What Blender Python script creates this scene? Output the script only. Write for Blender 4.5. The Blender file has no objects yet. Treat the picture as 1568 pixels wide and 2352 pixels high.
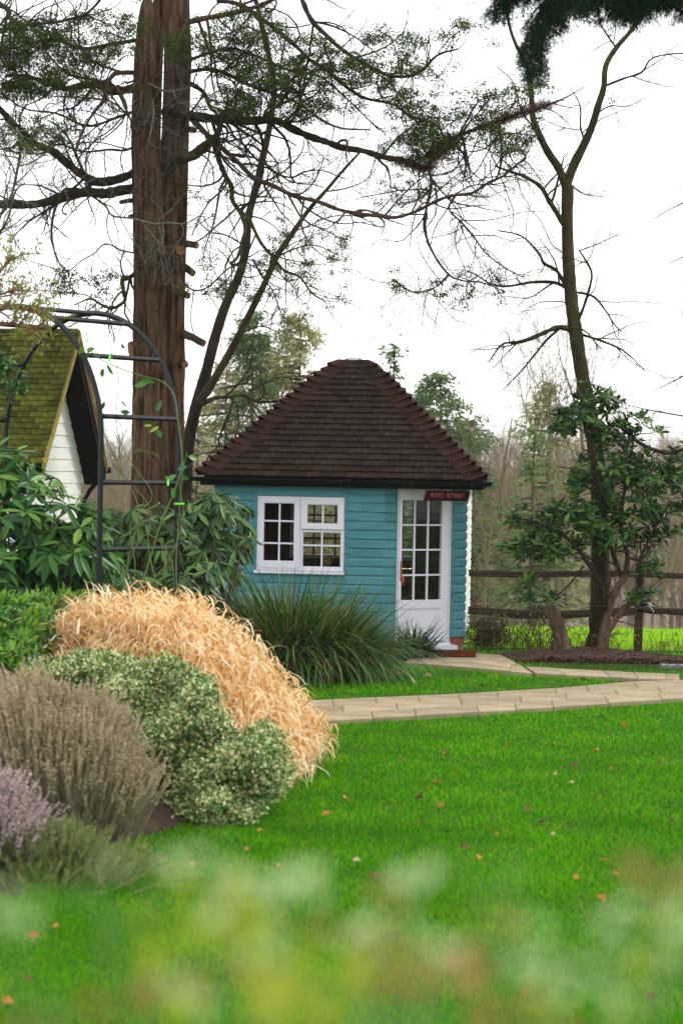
import bpy, math, random
import numpy as np
from mathutils import Vector, Matrix
from math import radians as R, sin, cos, pi
rng = np.random.default_rng(7)
random.seed(7)
scene = bpy.context.scene
col = scene.collection
# ------------------------------------------------------------------ camera, sky, sun, exposure
CAMZ, PITCH, ROLL, LENS = 2.2, -1.2, 1.07, 70.0
FV = LENS / 24 * 1568
cd = bpy.data.cameras.new('camera'); cam = bpy.data.objects.new('camera', cd); col.objects.link(cam)
cd.sensor_fit = 'HORIZONTAL'; cd.sensor_width = 24; cd.lens = LENS; cd.clip_start = .05; cd.clip_end = 2000
CM = Matrix.Rotation(R(90 + PITCH), 3, 'X') @ Matrix.Rotation(R(ROLL), 3, 'Z')
cam.matrix_world = Matrix.Translation((0, 0, CAMZ)) @ CM.to_4x4()
cd.dof.use_dof = True; cd.dof.focus_distance = 24.3; cd.dof.aperture_fstop = 2.8
scene.camera = cam
CMn = np.array(CM)
SUN_AZ, SUN_EL = 62.0, 30.0     # azimuth clockwise from +Y (away from camera) towards +X
wd = bpy.data.worlds.new('World'); scene.world = wd; wd.use_nodes = True
wn = wd.node_tree.nodes; wl = wd.node_tree.links; wn.clear()
sk = wn.new('ShaderNodeTexSky'); sk.sky_type = 'NISHITA'; sk.sun_disc = False
sk.sun_elevation = R(SUN_EL); sk.sun_rotation = R(SUN_AZ)
b1 = wn.new('ShaderNodeBackground'); b1.inputs[1].default_value = .12; wl.new(sk.outputs[0], b1.inputs[0])
tc = wn.new('ShaderNodeTexCoord'); nz = wn.new('ShaderNodeTexNoise'); nz.inputs['Scale'].default_value = 2.2; nz.inputs['Detail'].default_value = 5
wl.new(tc.outputs['Generated'], nz.inputs['Vector'])
cr = wn.new('ShaderNodeValToRGB'); wl.new(nz.outputs[0], cr.inputs[0])
cr.color_ramp.elements[0].position = .35; cr.color_ramp.elements[0].color = (.90, .90, .90, 1)
cr.color_ramp.elements[1].position = .65; cr.color_ramp.elements[1].color = (1, .99, .965, 1)
b2 = wn.new('ShaderNodeBackground'); b2.inputs[1].default_value = 1.55; wl.new(cr.outputs[0], b2.inputs[0])
mx = wn.new('ShaderNodeMixShader'); mx.inputs[0].default_value = .88
wl.new(b1.outputs[0], mx.inputs[1]); wl.new(b2.outputs[0], mx.inputs[2])
wo = wn.new('ShaderNodeOutputWorld'); wl.new(mx.outputs[0], wo.inputs[0])
sd = bpy.data.lights.new('sun', 'SUN'); sd.energy = 1.5; sd.angle = R(10); sd.color = (1, .95, .86)
sun = bpy.data.objects.new('sun', sd); col.objects.link(sun)
tosun = Vector((sin(R(SUN_AZ)) * cos(R(SUN_EL)), cos(R(SUN_AZ)) * cos(R(SUN_EL)), sin(R(SUN_EL))))
sun.rotation_euler = tosun.to_track_quat('Z', 'Y').to_euler(); sun.location = tosun * 60
vs = scene.view_settings; vs.view_transform = 'Standard'; vs.look = 'None'; vs.exposure = 0.38; vs.gamma = 1; vs.use_curve_mapping = False
HAZE = 0.0003
scene.cycles.max_bounces = 7; scene.cycles.transparent_max_bounces = 12; scene.cycles.use_denoising = True

# ------------------------------------------------------------------ placing by measurement: pixel of the photo (1568 wide) + distance -> world point
def U(px, py, d):
    v = CMn @ np.array([(px - 784) / FV, -(py - 1176) / FV, -1.0])
    return np.array([0, 0, CAMZ]) + v * (d / v[1])
def UA(pts, d):
    return np.array([U(p[0], p[1], (p[2] if len(p) > 2 else d)) for p in pts])
def UG(px, py, z=0.):
    v = CMn @ np.array([(px - 784) / FV, -(py - 1176) / FV, -1.0])
    return np.array([0, 0, CAMZ]) + v * ((z - CAMZ) / v[2])
def SC(d): return d / FV    # metres per photo pixel at distance d
def proj(P):
    q = (np.asarray(P) - np.array([0, 0, CAMZ])) @ CMn
    return 784 + q[..., 0] / -q[..., 2] * FV, 1176 - q[..., 1] / -q[..., 2] * FV
def sm(a, b, x):
    t = np.clip((x - a) / (b - a), 0, 1); return t * t * (3 - 2 * t)
def norm(v): return v / np.maximum(np.linalg.norm(v, axis=-1, keepdims=True), 1e-9)
EY = [2, 10.1, 11.1, 11.8, 13.3, 16.2, 17.2]; EX = [-2.6, -1.55, -1.3, -1.0, -.45, -.12, -.3]
def edge(y): return np.interp(y, EY, EX)
def gz(x, y):
    x = np.asarray(x, float); y = np.asarray(y, float)
    z = np.interp(y, [-1e3, 23.5, 26, 30, 40, 90, 115, 300, 420, 2000], [0, 0, -.11, -.3, -.95, -6.2, -7.2, -2.5, 0, 0])
    z = z + .5 * sm(0, 1.3, edge(y) - x) * sm(8, 10.5, y) * (1 - sm(16.5, 18.5, y))
    z = z + .05 * np.exp(-(((x - 3.0) / .9) ** 2 + ((y - 24.9) / .55) ** 2))
    return z

# ------------------------------------------------------------------ mesh collector and tags
class MB:
    def __init__(s): s.v = []; s.f = {3: [], 4: []}; s.n = 0
    def add(s, v, f):
        v = np.asarray(v, np.float32).reshape(-1, 3)
        if isinstance(f, np.ndarray): s.f[f.shape[1]].append(f + s.n)
        else:
            for k in (3, 4):
                q = [x for x in f if len(x) == k]
                if q: s.f[k].append(np.array(q) + s.n)
            for x in f:
                if len(x) > 4: s.f[3].append(np.array([(x[0], x[i], x[i + 1]) for i in range(1, len(x) - 1)]) + s.n)
        s.v.append(v); s.n += len(v); return s
    def box(s, x0, x1, y0, y1, z0, z1, T=None):
        v = np.array([(x, y, z) for x in (x0, x1) for y in (y0, y1) for z in (z0, z1)], float)
        if T is not None: v = T(v)
        return s.add(v, [(0, 1, 3, 2), (4, 6, 7, 5), (0, 4, 5, 1), (2, 3, 7, 6), (0, 2, 6, 4), (1, 5, 7, 3)])
    def prism(s, poly, h0, h1, T):
        # poly: 2D points (a,b); extruded along c between h0 and h1; T maps (a,b,c)
        n = len(poly); v = [(a, b, h0) for a, b in poly] + [(a, b, h1) for a, b in poly]
        f = [(i, (i + 1) % n, n + (i + 1) % n, n + i) for i in range(n)] + [tuple(range(n - 1, -1, -1)), tuple(range(n, 2 * n))]
        return s.add(T(np.array(v, float)), f)
    def tubes(s, P, Rr, k=4, cap=True):
        P = np.asarray(P, float); Rr = np.asarray(Rr, float)
        if P.ndim == 2: P = P[None]; Rr = Rr[None]
        N, n, _ = P.shape
        t = norm(np.gradient(P, axis=1)); ref = norm(np.array([.12, 1., .07]))
        a = norm(np.cross(t, ref)); b = np.cross(t, a)
        th = np.arange(k) * 2 * pi / k
        V = P[:, :, None] + Rr[:, :, None, None] * (a[:, :, None] * np.cos(th)[None, None, :, None] + b[:, :, None] * np.sin(th)[None, None, :, None])
        i = np.arange(N)[:, None, None] * n * k; j = np.arange(n - 1)[None, :, None] * k; q = np.arange(k)[None, None, :]; q2 = (q + 1) % k
        F = np.stack([i + j + q, i + j + q2, i + j + k + q2, i + j + k + q], -1).reshape(-1, 4)
        base = s.n; s.add(V.reshape(-1, 3), F)
        if cap and N < 400:
            for m in range(N):
                for row in (0, n - 1):
                    idx = base + m * n * k + row * k + np.arange(k)
                    fan = [(idx[0], idx[x], idx[x + 1]) for x in range(1, k - 1)]
                    if fan: s.f[3].append(np.array(fan))
        return s
    def leaves(s, pos, axis, nrm, L, W, T, F):
        # T template (x across, y along, z up), batch placed
        y = norm(axis); z = norm(nrm - (nrm * y).sum(-1, keepdims=True) * y); x = np.cross(y, z)
        L = np.broadcast_to(np.asarray(L, float), (len(pos),)); W = np.broadcast_to(np.asarray(W, float), (len(pos),))
        V = pos[:, None] + x[:, None] * T[None, :, 0:1] * W[:, None, None] + y[:, None] * T[None, :, 1:2] * L[:, None, None] + z[:, None] * T[None, :, 2:3] * L[:, None, None]
        m = len(T); FF = (F[None] + (np.arange(len(pos)) * m)[:, None, None]).reshape(-1, F.shape[1])
        return s.add(V.reshape(-1, 3), FF)
    def blades(s, root, az, L, W, lean, bend, n=3, twist=0.):
        # arching ribbons: lean = start tilt, bend = extra tilt at tip (radians)
        N = len(root); L = np.broadcast_to(L, (N,)); W = np.broadcast_to(W, (N,)); lean = np.broadcast_to(lean, (N,)); bend = np.broadcast_to(bend, (N,))
        d = np.stack([np.cos(az), np.sin(az), 0 * az], -1); side = np.stack([-np.sin(az + twist), np.cos(az + twist), 0 * az], -1)
        P = root.copy(); rows = []
        for k in range(n + 1):
            w = W * (1.0 if k < n * .45 else (1 - (k / n)) * 1.6 + .04)
            rows += [P - side * w[:, None] / 2, P + side * w[:, None] / 2]
            ang = lean + bend * (k + .5) / n
            P = P + (d * np.sin(ang)[:, None] + np.array([0, 0, 1.]) * np.cos(ang)[:, None]) * (L / n)[:, None]
        V = np.stack(rows, 1); m = V.shape[1]
        F = np.array([(2 * k, 2 * k + 1, 2 * k + 3, 2 * k + 2) for k in range(n)])
        return s.add(V.reshape(-1, 3), (F[None] + (np.arange(N) * m)[:, None, None]).reshape(-1, 4))
    def data(s, name, mat, smooth=False):
        me = bpy.data.meshes.new(name)
        v = np.concatenate(s.v) if s.v else np.zeros((0, 3), np.float32)
        t = np.concatenate(s.f[3]) if s.f[3] else np.zeros((0, 3), int); q = np.concatenate(s.f[4]) if s.f[4] else np.zeros((0, 4), int)
        me.vertices.add(len(v)); me.vertices.foreach_set('co', v.ravel())
        me.loops.add(t.size + q.size); me.loops.foreach_set('vertex_index', np.concatenate([t.ravel(), q.ravel()]).astype(np.int32))
        me.polygons.add(len(t) + len(q))
        me.polygons.foreach_set('loop_start', np.concatenate([np.arange(len(t)) * 3, t.size + np.arange(len(q)) * 4]).astype(np.int32))
        me.polygons.foreach_set('use_smooth', np.full(len(t) + len(q), bool(smooth)))
        me.update(calc_edges=True)
        if mat: me.materials.append(mat)
        return me
    def build(s, name, mat, parent=None, smooth=False):
        return link(name, s.data(name, mat, smooth), parent)
def link(name, me, parent=None):
    o = bpy.data.objects.new(name, me); col.objects.link(o)
    if parent: o.parent = parent
    return o
def tag(o, label=None, cat=None, group=None, kind=None):
    if label: o['label'] = label
    if cat: o['category'] = cat
    if group: o['group'] = group
    if kind: o['kind'] = kind
    return o
def thing(name, label, cat, loc=(0, 0, 0), rz=0, group=None):
    o = bpy.data.objects.new(name, None); col.objects.link(o); o.location = loc; o.rotation_euler = (0, 0, rz)
    o.empty_display_size = .1
    return tag(o, label, cat, group)
def loc(o, P):  # world points -> an unrotated parent's local space
    return np.asarray(P) - np.array(o.location)

# ------------------------------------------------------------------ materials
def ramp(nt, fac, cols):
    r = nt.nodes.new('ShaderNodeValToRGB'); nt.links.new(fac, r.inputs[0]); e = r.color_ramp.elements
    n = len(cols)
    while len(e) < n: e.new(.5)
    for i, c in enumerate(cols):
        e[i].position = i / (n - 1) if n > 1 else 0; e[i].color = (*c, 1)
    return r.outputs[0]
def base(name):
    m = bpy.data.materials.new(name); m.use_nodes = True; nt = m.node_tree
    return m, nt, nt.nodes['Principled BSDF'], nt.nodes['Material Output']
def noise(nt, scale, detail=4, vec='Object', stretch=None, rough=.55):
    t = nt.nodes.new('ShaderNodeTexCoord'); n = nt.nodes.new('ShaderNodeTexNoise')
    n.inputs['Scale'].default_value = scale; n.inputs['Detail'].default_value = detail; n.inputs['Roughness'].default_value = rough
    src = t.outputs[vec]
    if stretch:
        mp = nt.nodes.new('ShaderNodeMapping'); mp.inputs['Scale'].default_value = stretch; nt.links.new(src, mp.inputs[0]); src = mp.outputs[0]
    nt.links.new(src, n.inputs['Vector']); return n.outputs[0]
def mathn(nt, op, a, b=None):
    m = nt.nodes.new('ShaderNodeMath'); m.operation = op
    for i, x in enumerate((a, b)):
        if x is None: continue
        if isinstance(x, (int, float)): m.inputs[i].default_value = x
        else: nt.links.new(x, m.inputs[i])
    return m.outputs[0]
def mixc(nt, fac, a, b):
    m = nt.nodes.new('ShaderNodeMix'); m.data_type = 'RGBA'
    for s, x in ((0, fac), (6, a), (7, b)):
        if isinstance(x, (int, float)): m.inputs[s].default_value = x
        elif isinstance(x, tuple): m.inputs[s].default_value = (*x, 1)
        else: nt.links.new(x, m.inputs[s])
    return m.outputs[2]
def rnd(nt):
    g = nt.nodes.new('ShaderNodeNewGeometry'); o = nt.nodes.new('ShaderNodeObjectInfo')
    return mathn(nt, 'FRACT', mathn(nt, 'ADD', g.outputs['Random Per Island'], o.outputs['Random']))
def bump(nt, h, bs, strength, dist):
    b = nt.nodes.new('ShaderNodeBump'); b.inputs['Strength'].default_value = strength; b.inputs['Distance'].default_value = dist
    nt.links.new(h, b.inputs['Height']); nt.links.new(b.outputs[0], bs.inputs['Normal'])
def leafmat(name, cols, rough=.5, trans=.3, spec=.5, patch=None):
    m, nt, bs, out = base(name)
    c = ramp(nt, rnd(nt), cols)
    if patch:
        f = noise(nt, patch[0], 2); c = mixc(nt, mathn(nt, 'MULTIPLY', mathn(nt, 'SUBTRACT', f, .35), patch[2]), c, patch[1])
    nt.links.new(c, bs.inputs['Base Color']); bs.inputs['Roughness'].default_value = rough; bs.inputs['Specular IOR Level'].default_value = spec
    if trans:
        t = nt.nodes.new('ShaderNodeBsdfTranslucent'); nt.links.new(c, t.inputs[0]); x = nt.nodes.new('ShaderNodeMixShader'); x.inputs[0].default_value = trans
        nt.links.new(bs.outputs[0], x.inputs[1]); nt.links.new(t.outputs[0], x.inputs[2]); nt.links.new(x.outputs[0], out.inputs[0])
    return m
def surf(name, cols, scale=6, rough=.7, bs_=.3, bd=.01, stretch=None, detail=5, var=0., spec=.4, vec='Object', bscale=None, metal=0):
    m, nt, bs, out = base(name)
    f = noise(nt, scale, detail, vec, stretch)
    c = ramp(nt, mathn(nt, 'ADD', mathn(nt, 'MULTIPLY', mathn(nt, 'SUBTRACT', f, .5), 2.2), .5), cols)
    if var:
        v = mathn(nt, 'ADD', mathn(nt, 'MULTIPLY', rnd(nt), 2 * var), 1 - var)
        vm = nt.nodes.new('ShaderNodeVectorMath'); vm.operation = 'SCALE'; nt.links.new(c, vm.inputs[0]); nt.links.new(v, vm.inputs['Scale']); c = vm.outputs[0]
    nt.links.new(c, bs.inputs['Base Color']); bs.inputs['Roughness'].default_value = rough; bs.inputs['Specular IOR Level'].default_value = spec
    bs.inputs['Metallic'].default_value = metal
    if bs_:
        h = noise(nt, bscale or scale * 3, detail, vec, stretch); bump(nt, h, bs, bs_, bd)
    return m
M = {}
M['teal'] = surf('teal_paint', [(.040, .165, .198), (.056, .215, .252), (.072, .252, .295)], 2.2, .5, .25, .004, (1, 1, 5), detail=8, var=.09, spec=.3)
M['cream'] = surf('cream_paint', [(.60, .60, .55), (.74, .74, .68)], 4, .5, .15, .004, (1, 1, 5), var=.05)
M['upvc'] = surf('white_plastic', [(.66, .64, .73), (.72, .70, .79)], 2, .3, .1, .002, spec=.4)
M['black'] = surf('black_plastic', [(.004, .0045, .006), (.008, .0085, .011)], 5, .6, .05, spec=.08)
M['tile'] = surf('roof_tile', [(.006, .0034, .0024), (.018, .0102, .0065), (.034, .020, .013), (.022, .019, .008)], 9, .65, .5, .004, var=.36, bscale=60, spec=.10)
M['bonnet'] = surf('bonnet_tile', [(.013, .007, .005), (.024, .012, .008), (.038, .017, .011)], 7, .7, .4, .004, var=.3, spec=.10)
M['redtile'] = surf('red_tile_edge', [(.045, .012, .008), (.075, .022, .014)], 9, .7, .4, .004, var=.3, spec=.1)
M['lead'] = surf('lead', [(.34, .32, .36), (.48, .46, .5)], 15, .45, .2, metal=.3)
M['brick'] = surf('brick', [(.20, .05, .03), (.32, .09, .05), (.38, .14, .08)], 14, .85, .5, .004, var=.3)
M['mortar'] = surf('mortar', [(.25, .21, .17), (.34, .3, .25)], 30, .9, .3)
M['inwood'] = surf('interior_wood', [(.07, .03, .015), (.15, .065, .03)], 5, .6, .1, .004, (6, 6, .6))
M['infloor'] = surf('interior_floor', [(.05, .03, .02), (.09, .05, .03)], 5, .6, .1)
M['signwood'] = surf('sign_wood', [(.010, .002, .002), (.02, .004, .004)], 12, .7, .3, .004, (1, 1, 8), spec=.05)
M['signred'] = surf('sign_red', [(.22, .022, .02), (.34, .09, .06)], 20, .5, 0)
M['brass'] = surf('brass', [(.55, .4, .18), (.6, .45, .22)], 20, .3, 0, metal=1)
M['orange'] = surf('orange_tag', [(.85, .09, .02), (.9, .13, .03)], 20, .6, 0)
M['mat'] = surf('coir', [(.10, .022, .010), (.18, .05, .015), (.08, .05, .02)], 30, .95, 1, .01, bscale=200, spec=.05)
M['moss'] = surf('mossy_tile', [(.024, .022, .007), (.055, .06, .008), (.10, .105, .010), (.04, .035, .018)], 6, .9, .8, .01, var=.5, bscale=50, spec=.1)
M['verge'] = surf('mossy_verge', [(.16, .13, .03), (.30, .25, .05)], 14, .9, .5, .01, var=.2)
M['hboard'] = surf('white_cement_board', [(.72, .72, .70), (.84, .84, .82)], 3, .6, .6, .006, (1.2, 1.2, 7), bscale=9)
M['barge'] = surf('barge_wood', [(.16, .07, .035), (.28, .12, .06)], 6, .6, .2)
M['darkwood'] = surf('dark_soffit', [(.004, .004, .0045), (.010, .009, .009)], 6, .8, .1, spec=.05)
M['rust'] = surf('black_steel', [(.005, .0055, .008), (.012, .0125, .017)], 9, .45, .15, spec=.2)
M['bark_red'] = surf('cypress_bark', [(.015, .009, .006), (.05, .027, .018), (.13, .068, .04), (.17, .12, .075), (.07, .075, .04)], 2.4, .95, 1, .10, (7, 7, .9), detail=12, bscale=7, spec=.05)
M['bark_dark'] = surf('dark_bark', [(.012, .009, .007), (.034, .024, .017), (.055, .045, .027)], 9, .9, .9, .02, (1, 1, .35), detail=6, bscale=22, spec=.1)
M['bark_moss'] = surf('mossy_bark', [(.014, .012, .006), (.04, .033, .015), (.075, .072, .024)], 7, .9, .9, .02, (1, 1, .35), detail=6, bscale=24, spec=.1)
M['bark_brown'] = surf('brown_twig', [(.04, .022, .014), (.085, .05, .032)], 8, .85, .4)
M['lichen'] = surf('lichen_bark', [(.06, .06, .045), (.20, .22, .17)], 14, .9, .6)
M['cutwood'] = surf('cut_wood', [(.12, .055, .028), (.24, .12, .06)], 12, .9, .3)
M['stump'] = surf('stump_wood', [(.035, .022, .015), (.12, .078, .05), (.20, .145, .10)], 5, .95, 1, .05, (2, 2, .5), detail=9, bscale=14, spec=.1)
M['rail'] = surf('weathered_oak', [(.02, .014, .010), (.06, .042, .028), (.05, .05, .025)], 7, .9, .8, .01, (.4, 3, 3), bscale=20, spec=.1)
M['wire'] = surf('galvanised_wire', [(.10, .09, .085), (.16, .15, .14)], 10, .6, 0)
M['slab'] = surf('sandstone_slab', [(.20, .155, .09), (.30, .245, .155), (.37, .31, .21)], 2.4, .85, .4, .006, var=.13, detail=9, vec='Object', bscale=30, spec=.15)
M['bedding'] = surf('slab_bedding', [(.10, .08, .05), (.17, .135, .09)], 12, .95, .6)
M['soil'] = surf('soil', [(.022, .013, .009), (.055, .03, .02), (.085, .05, .032)], 9, .95, 1, .03, bscale=45)
M['ground'] = surf('ground_turf', [(.012, .05, .002), (.022, .10, .003), (.05, .07, .01)], 2.5, .95, .6, .02, bscale=40, spec=.05)
M['wet'] = surf('wet_stone', [(.16, .17, .20), (.30, .32, .36)], 5, .3, .2)
M['lawn'] = leafmat('lawn_grass', [(.03, .20, .001), (.052, .33, .001), (.09, .43, .002), (.17, .50, .003), (.42, .50, .04)], .8, .45, .03, (1.3, (.03, .15, .002), 1.5))
M['fieldg'] = leafmat('field_grass', [(.20, .42, .012), (.32, .58, .02), (.42, .66, .04)], .7, .5, .05)  # sunlit brightness is painted into these blade colours
M['gold'] = leafmat('golden_blade', [(.50, .24, .07), (.80, .52, .23), (.95, .78, .48), (.97, .90, .70)], .6, .4, .15)
M['strap'] = leafmat('strap_blade', [(.008, .04, .006), (.02, .085, .012), (.05, .15, .02), (.10, .18, .03), (.26, .20, .07)], .4, .15, .35)
M['strapd'] = leafmat('dark_strap_blade', [(.006, .025, .006), (.012, .045, .009), (.02, .07, .014)], .4, .1, .35)
M['rhodo'] = leafmat('rhododendron_leaf', [(.010, .05, .008), (.025, .105, .014), (.055, .17, .025), (.14, .28, .04)], .42, .18, .25)
M['rhodor'] = leafmat('dark_rhododendron_leaf', [(.008, .032, .007), (.02, .07, .012), (.045, .13, .02), (.11, .21, .03)], .4, .14, .35)
M['bud'] = leafmat('bud', [(.35, .28, .05), (.45, .38, .10)], .6, .1)
M['lime'] = leafmat('lime_leaf', [(.05, .18, .012), (.10, .28, .02), (.18, .37, .02), (.28, .38, .04)], .45, .3)
M['midleaf'] = leafmat('mid_green_leaf', [(.025, .10, .015), (.045, .17, .025), (.08, .24, .03)], .42, .2)
M['varie'] = leafmat('variegated_leaf', [(.035, .12, .02), (.12, .22, .05), (.50, .55, .20), (.78, .78, .40), (.88, .87, .60)], .45, .25, .25, (3., (.03, .11, .02), .9))
M['lav'] = leafmat('lavender_stem', [(.22, .22, .12), (.32, .31, .19), (.44, .38, .25)], .8, .2, .1)
M['lavh'] = leafmat('lavender_head', [(.42, .33, .20), (.58, .46, .30), (.72, .60, .43)], .8, .3, .1)
M['heath'] = leafmat('heather_flower', [(.55, .34, .48), (.72, .52, .62), (.82, .68, .72)], .7, .3, .1)
M['heathg'] = leafmat('heather_leaf', [(.10, .15, .04), (.22, .28, .08), (.36, .38, .14)], .7, .3)
M['cyp'] = leafmat('cypress_spray', [(.014, .035, .006), (.03, .07, .009), (.06, .10, .015), (.10, .06, .02)], .8, .2, .05)
M['cypd'] = leafmat('dark_conifer_spray', [(.003, .018, .008), (.006, .032, .012), (.010, .05, .015)], .8, .1, .1)
M['dead'] = leafmat('dead_spray', [(.10, .03, .018), (.16, .055, .03)], .8, .15)
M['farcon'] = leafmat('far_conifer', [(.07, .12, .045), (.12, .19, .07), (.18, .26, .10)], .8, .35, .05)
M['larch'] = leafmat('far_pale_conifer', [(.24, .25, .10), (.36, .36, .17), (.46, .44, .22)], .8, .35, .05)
M['wood'] = leafmat('far_twigs', [(.18, .13, .095), (.27, .20, .145), (.33, .26, .18), (.25, .24, .13)], .9, .2, .1)  # pale tones carry distance haze put into the twig colour
M['yellowb'] = leafmat('yellow_bush', [(.12, .18, .03), (.24, .30, .04), (.34, .38, .08)], .8, .3)
M['dleafo'] = leafmat('orange_fallen_leaf', [(.42, .12, .02), (.60, .22, .05)], .7, .2)
M['dleafr'] = leafmat('dark_fallen_leaf', [(.10, .02, .015), (.20, .05, .02)], .7, .2)
M['dleafp'] = leafmat('pale_fallen_leaf', [(.50, .30, .18), (.62, .42, .28)], .7, .2)
M['hill'] = surf('hill_ground', [(.11, .085, .06), (.17, .13, .09), (.12, .17, .05)], .03, .95, 0, vec='Object')
M['field'] = surf('field_ground', [(.06, .15, .01), (.12, .24, .015)], .8, .95, .3)
M['fgpale'] = leafmat('pale_shrub_leaf', [(.40, .55, .22), (.62, .72, .40)], .6, .4, .2)
M['fgol'] = leafmat('olive_shrub_leaf', [(.30, .42, .01), (.50, .52, .02)], .5, .5)
M['fgbr'] = leafmat('bronze_shrub_leaf', [(.36, .15, .03), (.42, .24, .10)], .5, .4)
M['fggr'] = leafmat('green_shrub_leaf', [(.08, .26, .02), (.16, .34, .04)], .5, .4)
M['rose'] = surf('rose_stem', [(.07, .13, .025), (.14, .20, .05)], 9, .5, 0)
def glassmat():
    m, nt, bs, out = base('window_glass'); nt.nodes.remove(bs)
    t = nt.nodes.new('ShaderNodeBsdfTransparent'); g = nt.nodes.new('ShaderNodeBsdfGlossy'); g.inputs['Roughness'].default_value = .03
    t.inputs[0].default_value = (.93, .95, .94, 1)
    f = nt.nodes.new('ShaderNodeFresnel'); f.inputs[0].default_value = 1.5; x = nt.nodes.new('ShaderNodeMixShader')
    nt.links.new(mathn(nt, 'MULTIPLY', f.outputs[0], .22), x.inputs[0]); nt.links.new(t.outputs[0], x.inputs[1]); nt.links.new(g.outputs[0], x.inputs[2]); nt.links.new(x.outputs[0], out.inputs[0])
    return m
M['glass'] = glassmat()

# leaf templates
LT = np.array([(0, 0, 0), (.32, .22, .02), (.5, .5, .0), (.36, .8, -.05), (0, 1, -.12), (-.36, .8, -.05), (-.5, .5, .0), (-.32, .22, .02), (0, .5, -.045)], float)
LF = np.array([(0, 1, 8), (1, 2, 8), (2, 3, 8), (3, 4, 8), (4, 5, 8), (5, 6, 8), (6, 7, 8), (7, 0, 8)])
DT = np.array([(0, 0, 0), (.5, .45, .03), (0, 1, -.05), (-.5, .45, .03)], float); DF = np.array([(0, 1, 2, 3)])
TT = np.array([(-.5, 0, 0), (.5, 0, 0), (0, 1, 0)], float); TF = np.array([(0, 1, 2)])
def rdir(n, zb=0.):
    v = rng.normal(size=(n, 3)); v[:, 2] += zb; return norm(v)

# ------------------------------------------------------------------ setting: ground, bed, paths
def sheet(x0, x1, y0, y1, nx, ny, f, name, mat):
    X, Y = np.meshgrid(np.linspace(x0, x1, nx), np.linspace(y0, y1, ny)); Z = f(X, Y)
    i = np.arange(ny - 1)[:, None] * nx + np.arange(nx - 1)[None]
    F = np.stack([i, i + 1, i + nx + 1, i + nx], -1).reshape(-1, 4)
    o = MB().add(np.stack([X, Y, Z], -1).reshape(-1, 3), F).build(name, mat, smooth=True); o['kind'] = 'structure'; return o
sheet(-14, 14, -4, 27.0, 150, 170, lambda x, y: gz(x, y), 'garden_ground', M['ground'])
sheet(-60, 60, 27.0, 60.0, 60, 34, lambda x, y: gz(x, y), 'field', M['field'])
sheet(-60, -14, -40, 27.0, 20, 20, lambda x, y: gz(x, y), 'meadow', M['field'])
sheet(14, 60, -40, 27.0, 20, 20, lambda x, y: gz(x, y), 'meadow', M['field'])
sheet(-14, 14, -40, -4, 10, 10, lambda x, y: gz(x, y), 'meadow', M['field'])
sheet(-260, 260, 60.0, 520, 60, 100, lambda x, y: gz(x, y) + 2.2 * np.sin(x / 47.) * sm(120, 260, y), 'hills', M['hill'])
# planting bed under the shrubs on the left
def bedz(x, y): return np.where(x < edge(y) - .05, gz(x, y) + .02, gz(x, y) - .15)
sheet(-7, .1, 8.5, 17.2, 80, 90, bedz, 'flower_bed', M['soil'])

def strip(near, far, n, rows, path, z=.045, th=.05, jit=.012, off=.5):
    near = [UG(*p, z) for p in near]; far = [UG(*p, z) for p in far]
    def poly(P, t):
        P = np.array(P); L = np.r_[0, np.cumsum(np.linalg.norm(np.diff(P, axis=0), axis=1))]; t = t * L[-1]
        return np.array([np.interp(t, L, P[:, k]) for k in range(3)])
    for r in range(rows):
        k = 0.
        while k < n:
            st = (off if (r % 2 and k == 0) else 1.) * random.choice((.8, 1., 1.25)); a, b = k / n, min((k + st) / n, 1); k += st
            q = []
            for t, s in ((a, r / rows), (b, r / rows), (b, (r + 1) / rows), (a, (r + 1) / rows)):
                q.append(poly(near, t) * (1 - s) + poly(far, t) * s)
            q = np.array(q); c = q.mean(0); q = q + norm(c - q) * .0035
            dz = random.uniform(-1, 1) * .003; c = c.copy(); zt = c[2] + dz
            ins = q + norm(c - q) * .012
            v = np.array([(*(p[:2] - c[:2]), -th) for p in q] + [(*(p[:2] - c[:2]), -.006 + random.uniform(-.002, .002)) for p in q] + [(*(p[:2] - c[:2]), 0) for p in ins])
            F = [(i, (i + 1) % 4, 4 + (i + 1) % 4, 4 + i) for i in range(4)] + [(4 + i, 4 + (i + 1) % 4, 8 + (i + 1) % 4, 8 + i) for i in range(4)] + [(8, 9, 10, 11)]
            o = MB().add(v, F).build('slab', M['slab'], path); o.location = (c[0], c[1], zt)
def bedding(near, far, path):
    P = [UG(*p, .034) for p in near] + [UG(*p, .034) for p in far][::-1]
    n = len(near); F = [(i, i + 1, 2 * n - 2 - i, 2 * n - 1 - i) for i in range(n - 1)]
    MB().add(np.array(P), F).build('mortar_bed', M['bedding'], path)
mp = tag(bpy.data.objects.new('path', None), kind='structure'); col.objects.link(mp)
NEAR = [(560, 1662), (750, 1654), (1000, 1641), (1300, 1621), (1568, 1603), (1760, 1590)]
FAR = [(560, 1616), (784, 1605), (1034, 1594), (1284, 1580), (1440, 1566), (1760, 1556)]
bedding(NEAR, FAR, mp); strip(NEAR, FAR, 11, 3, mp)
mp2 = tag(bpy.data.objects.new('path', None), kind='structure'); col.objects.link(mp2)
N2 = [(1232, 1547), (1380, 1553), (1478, 1560), (1600, 1560)]; F2 = [(1206, 1531), (1380, 1540), (1478, 1546), (1600, 1548)]
N3 = [(930, 1521), (1050, 1530), (1130, 1538), (1222, 1546)]; F3 = [(960, 1503), (1090, 1500), (1150, 1504), (1196, 1528)]
bedding(N3, F3, mp2); strip(N3, F3, 4, 3, mp2, jit=.01)
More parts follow.
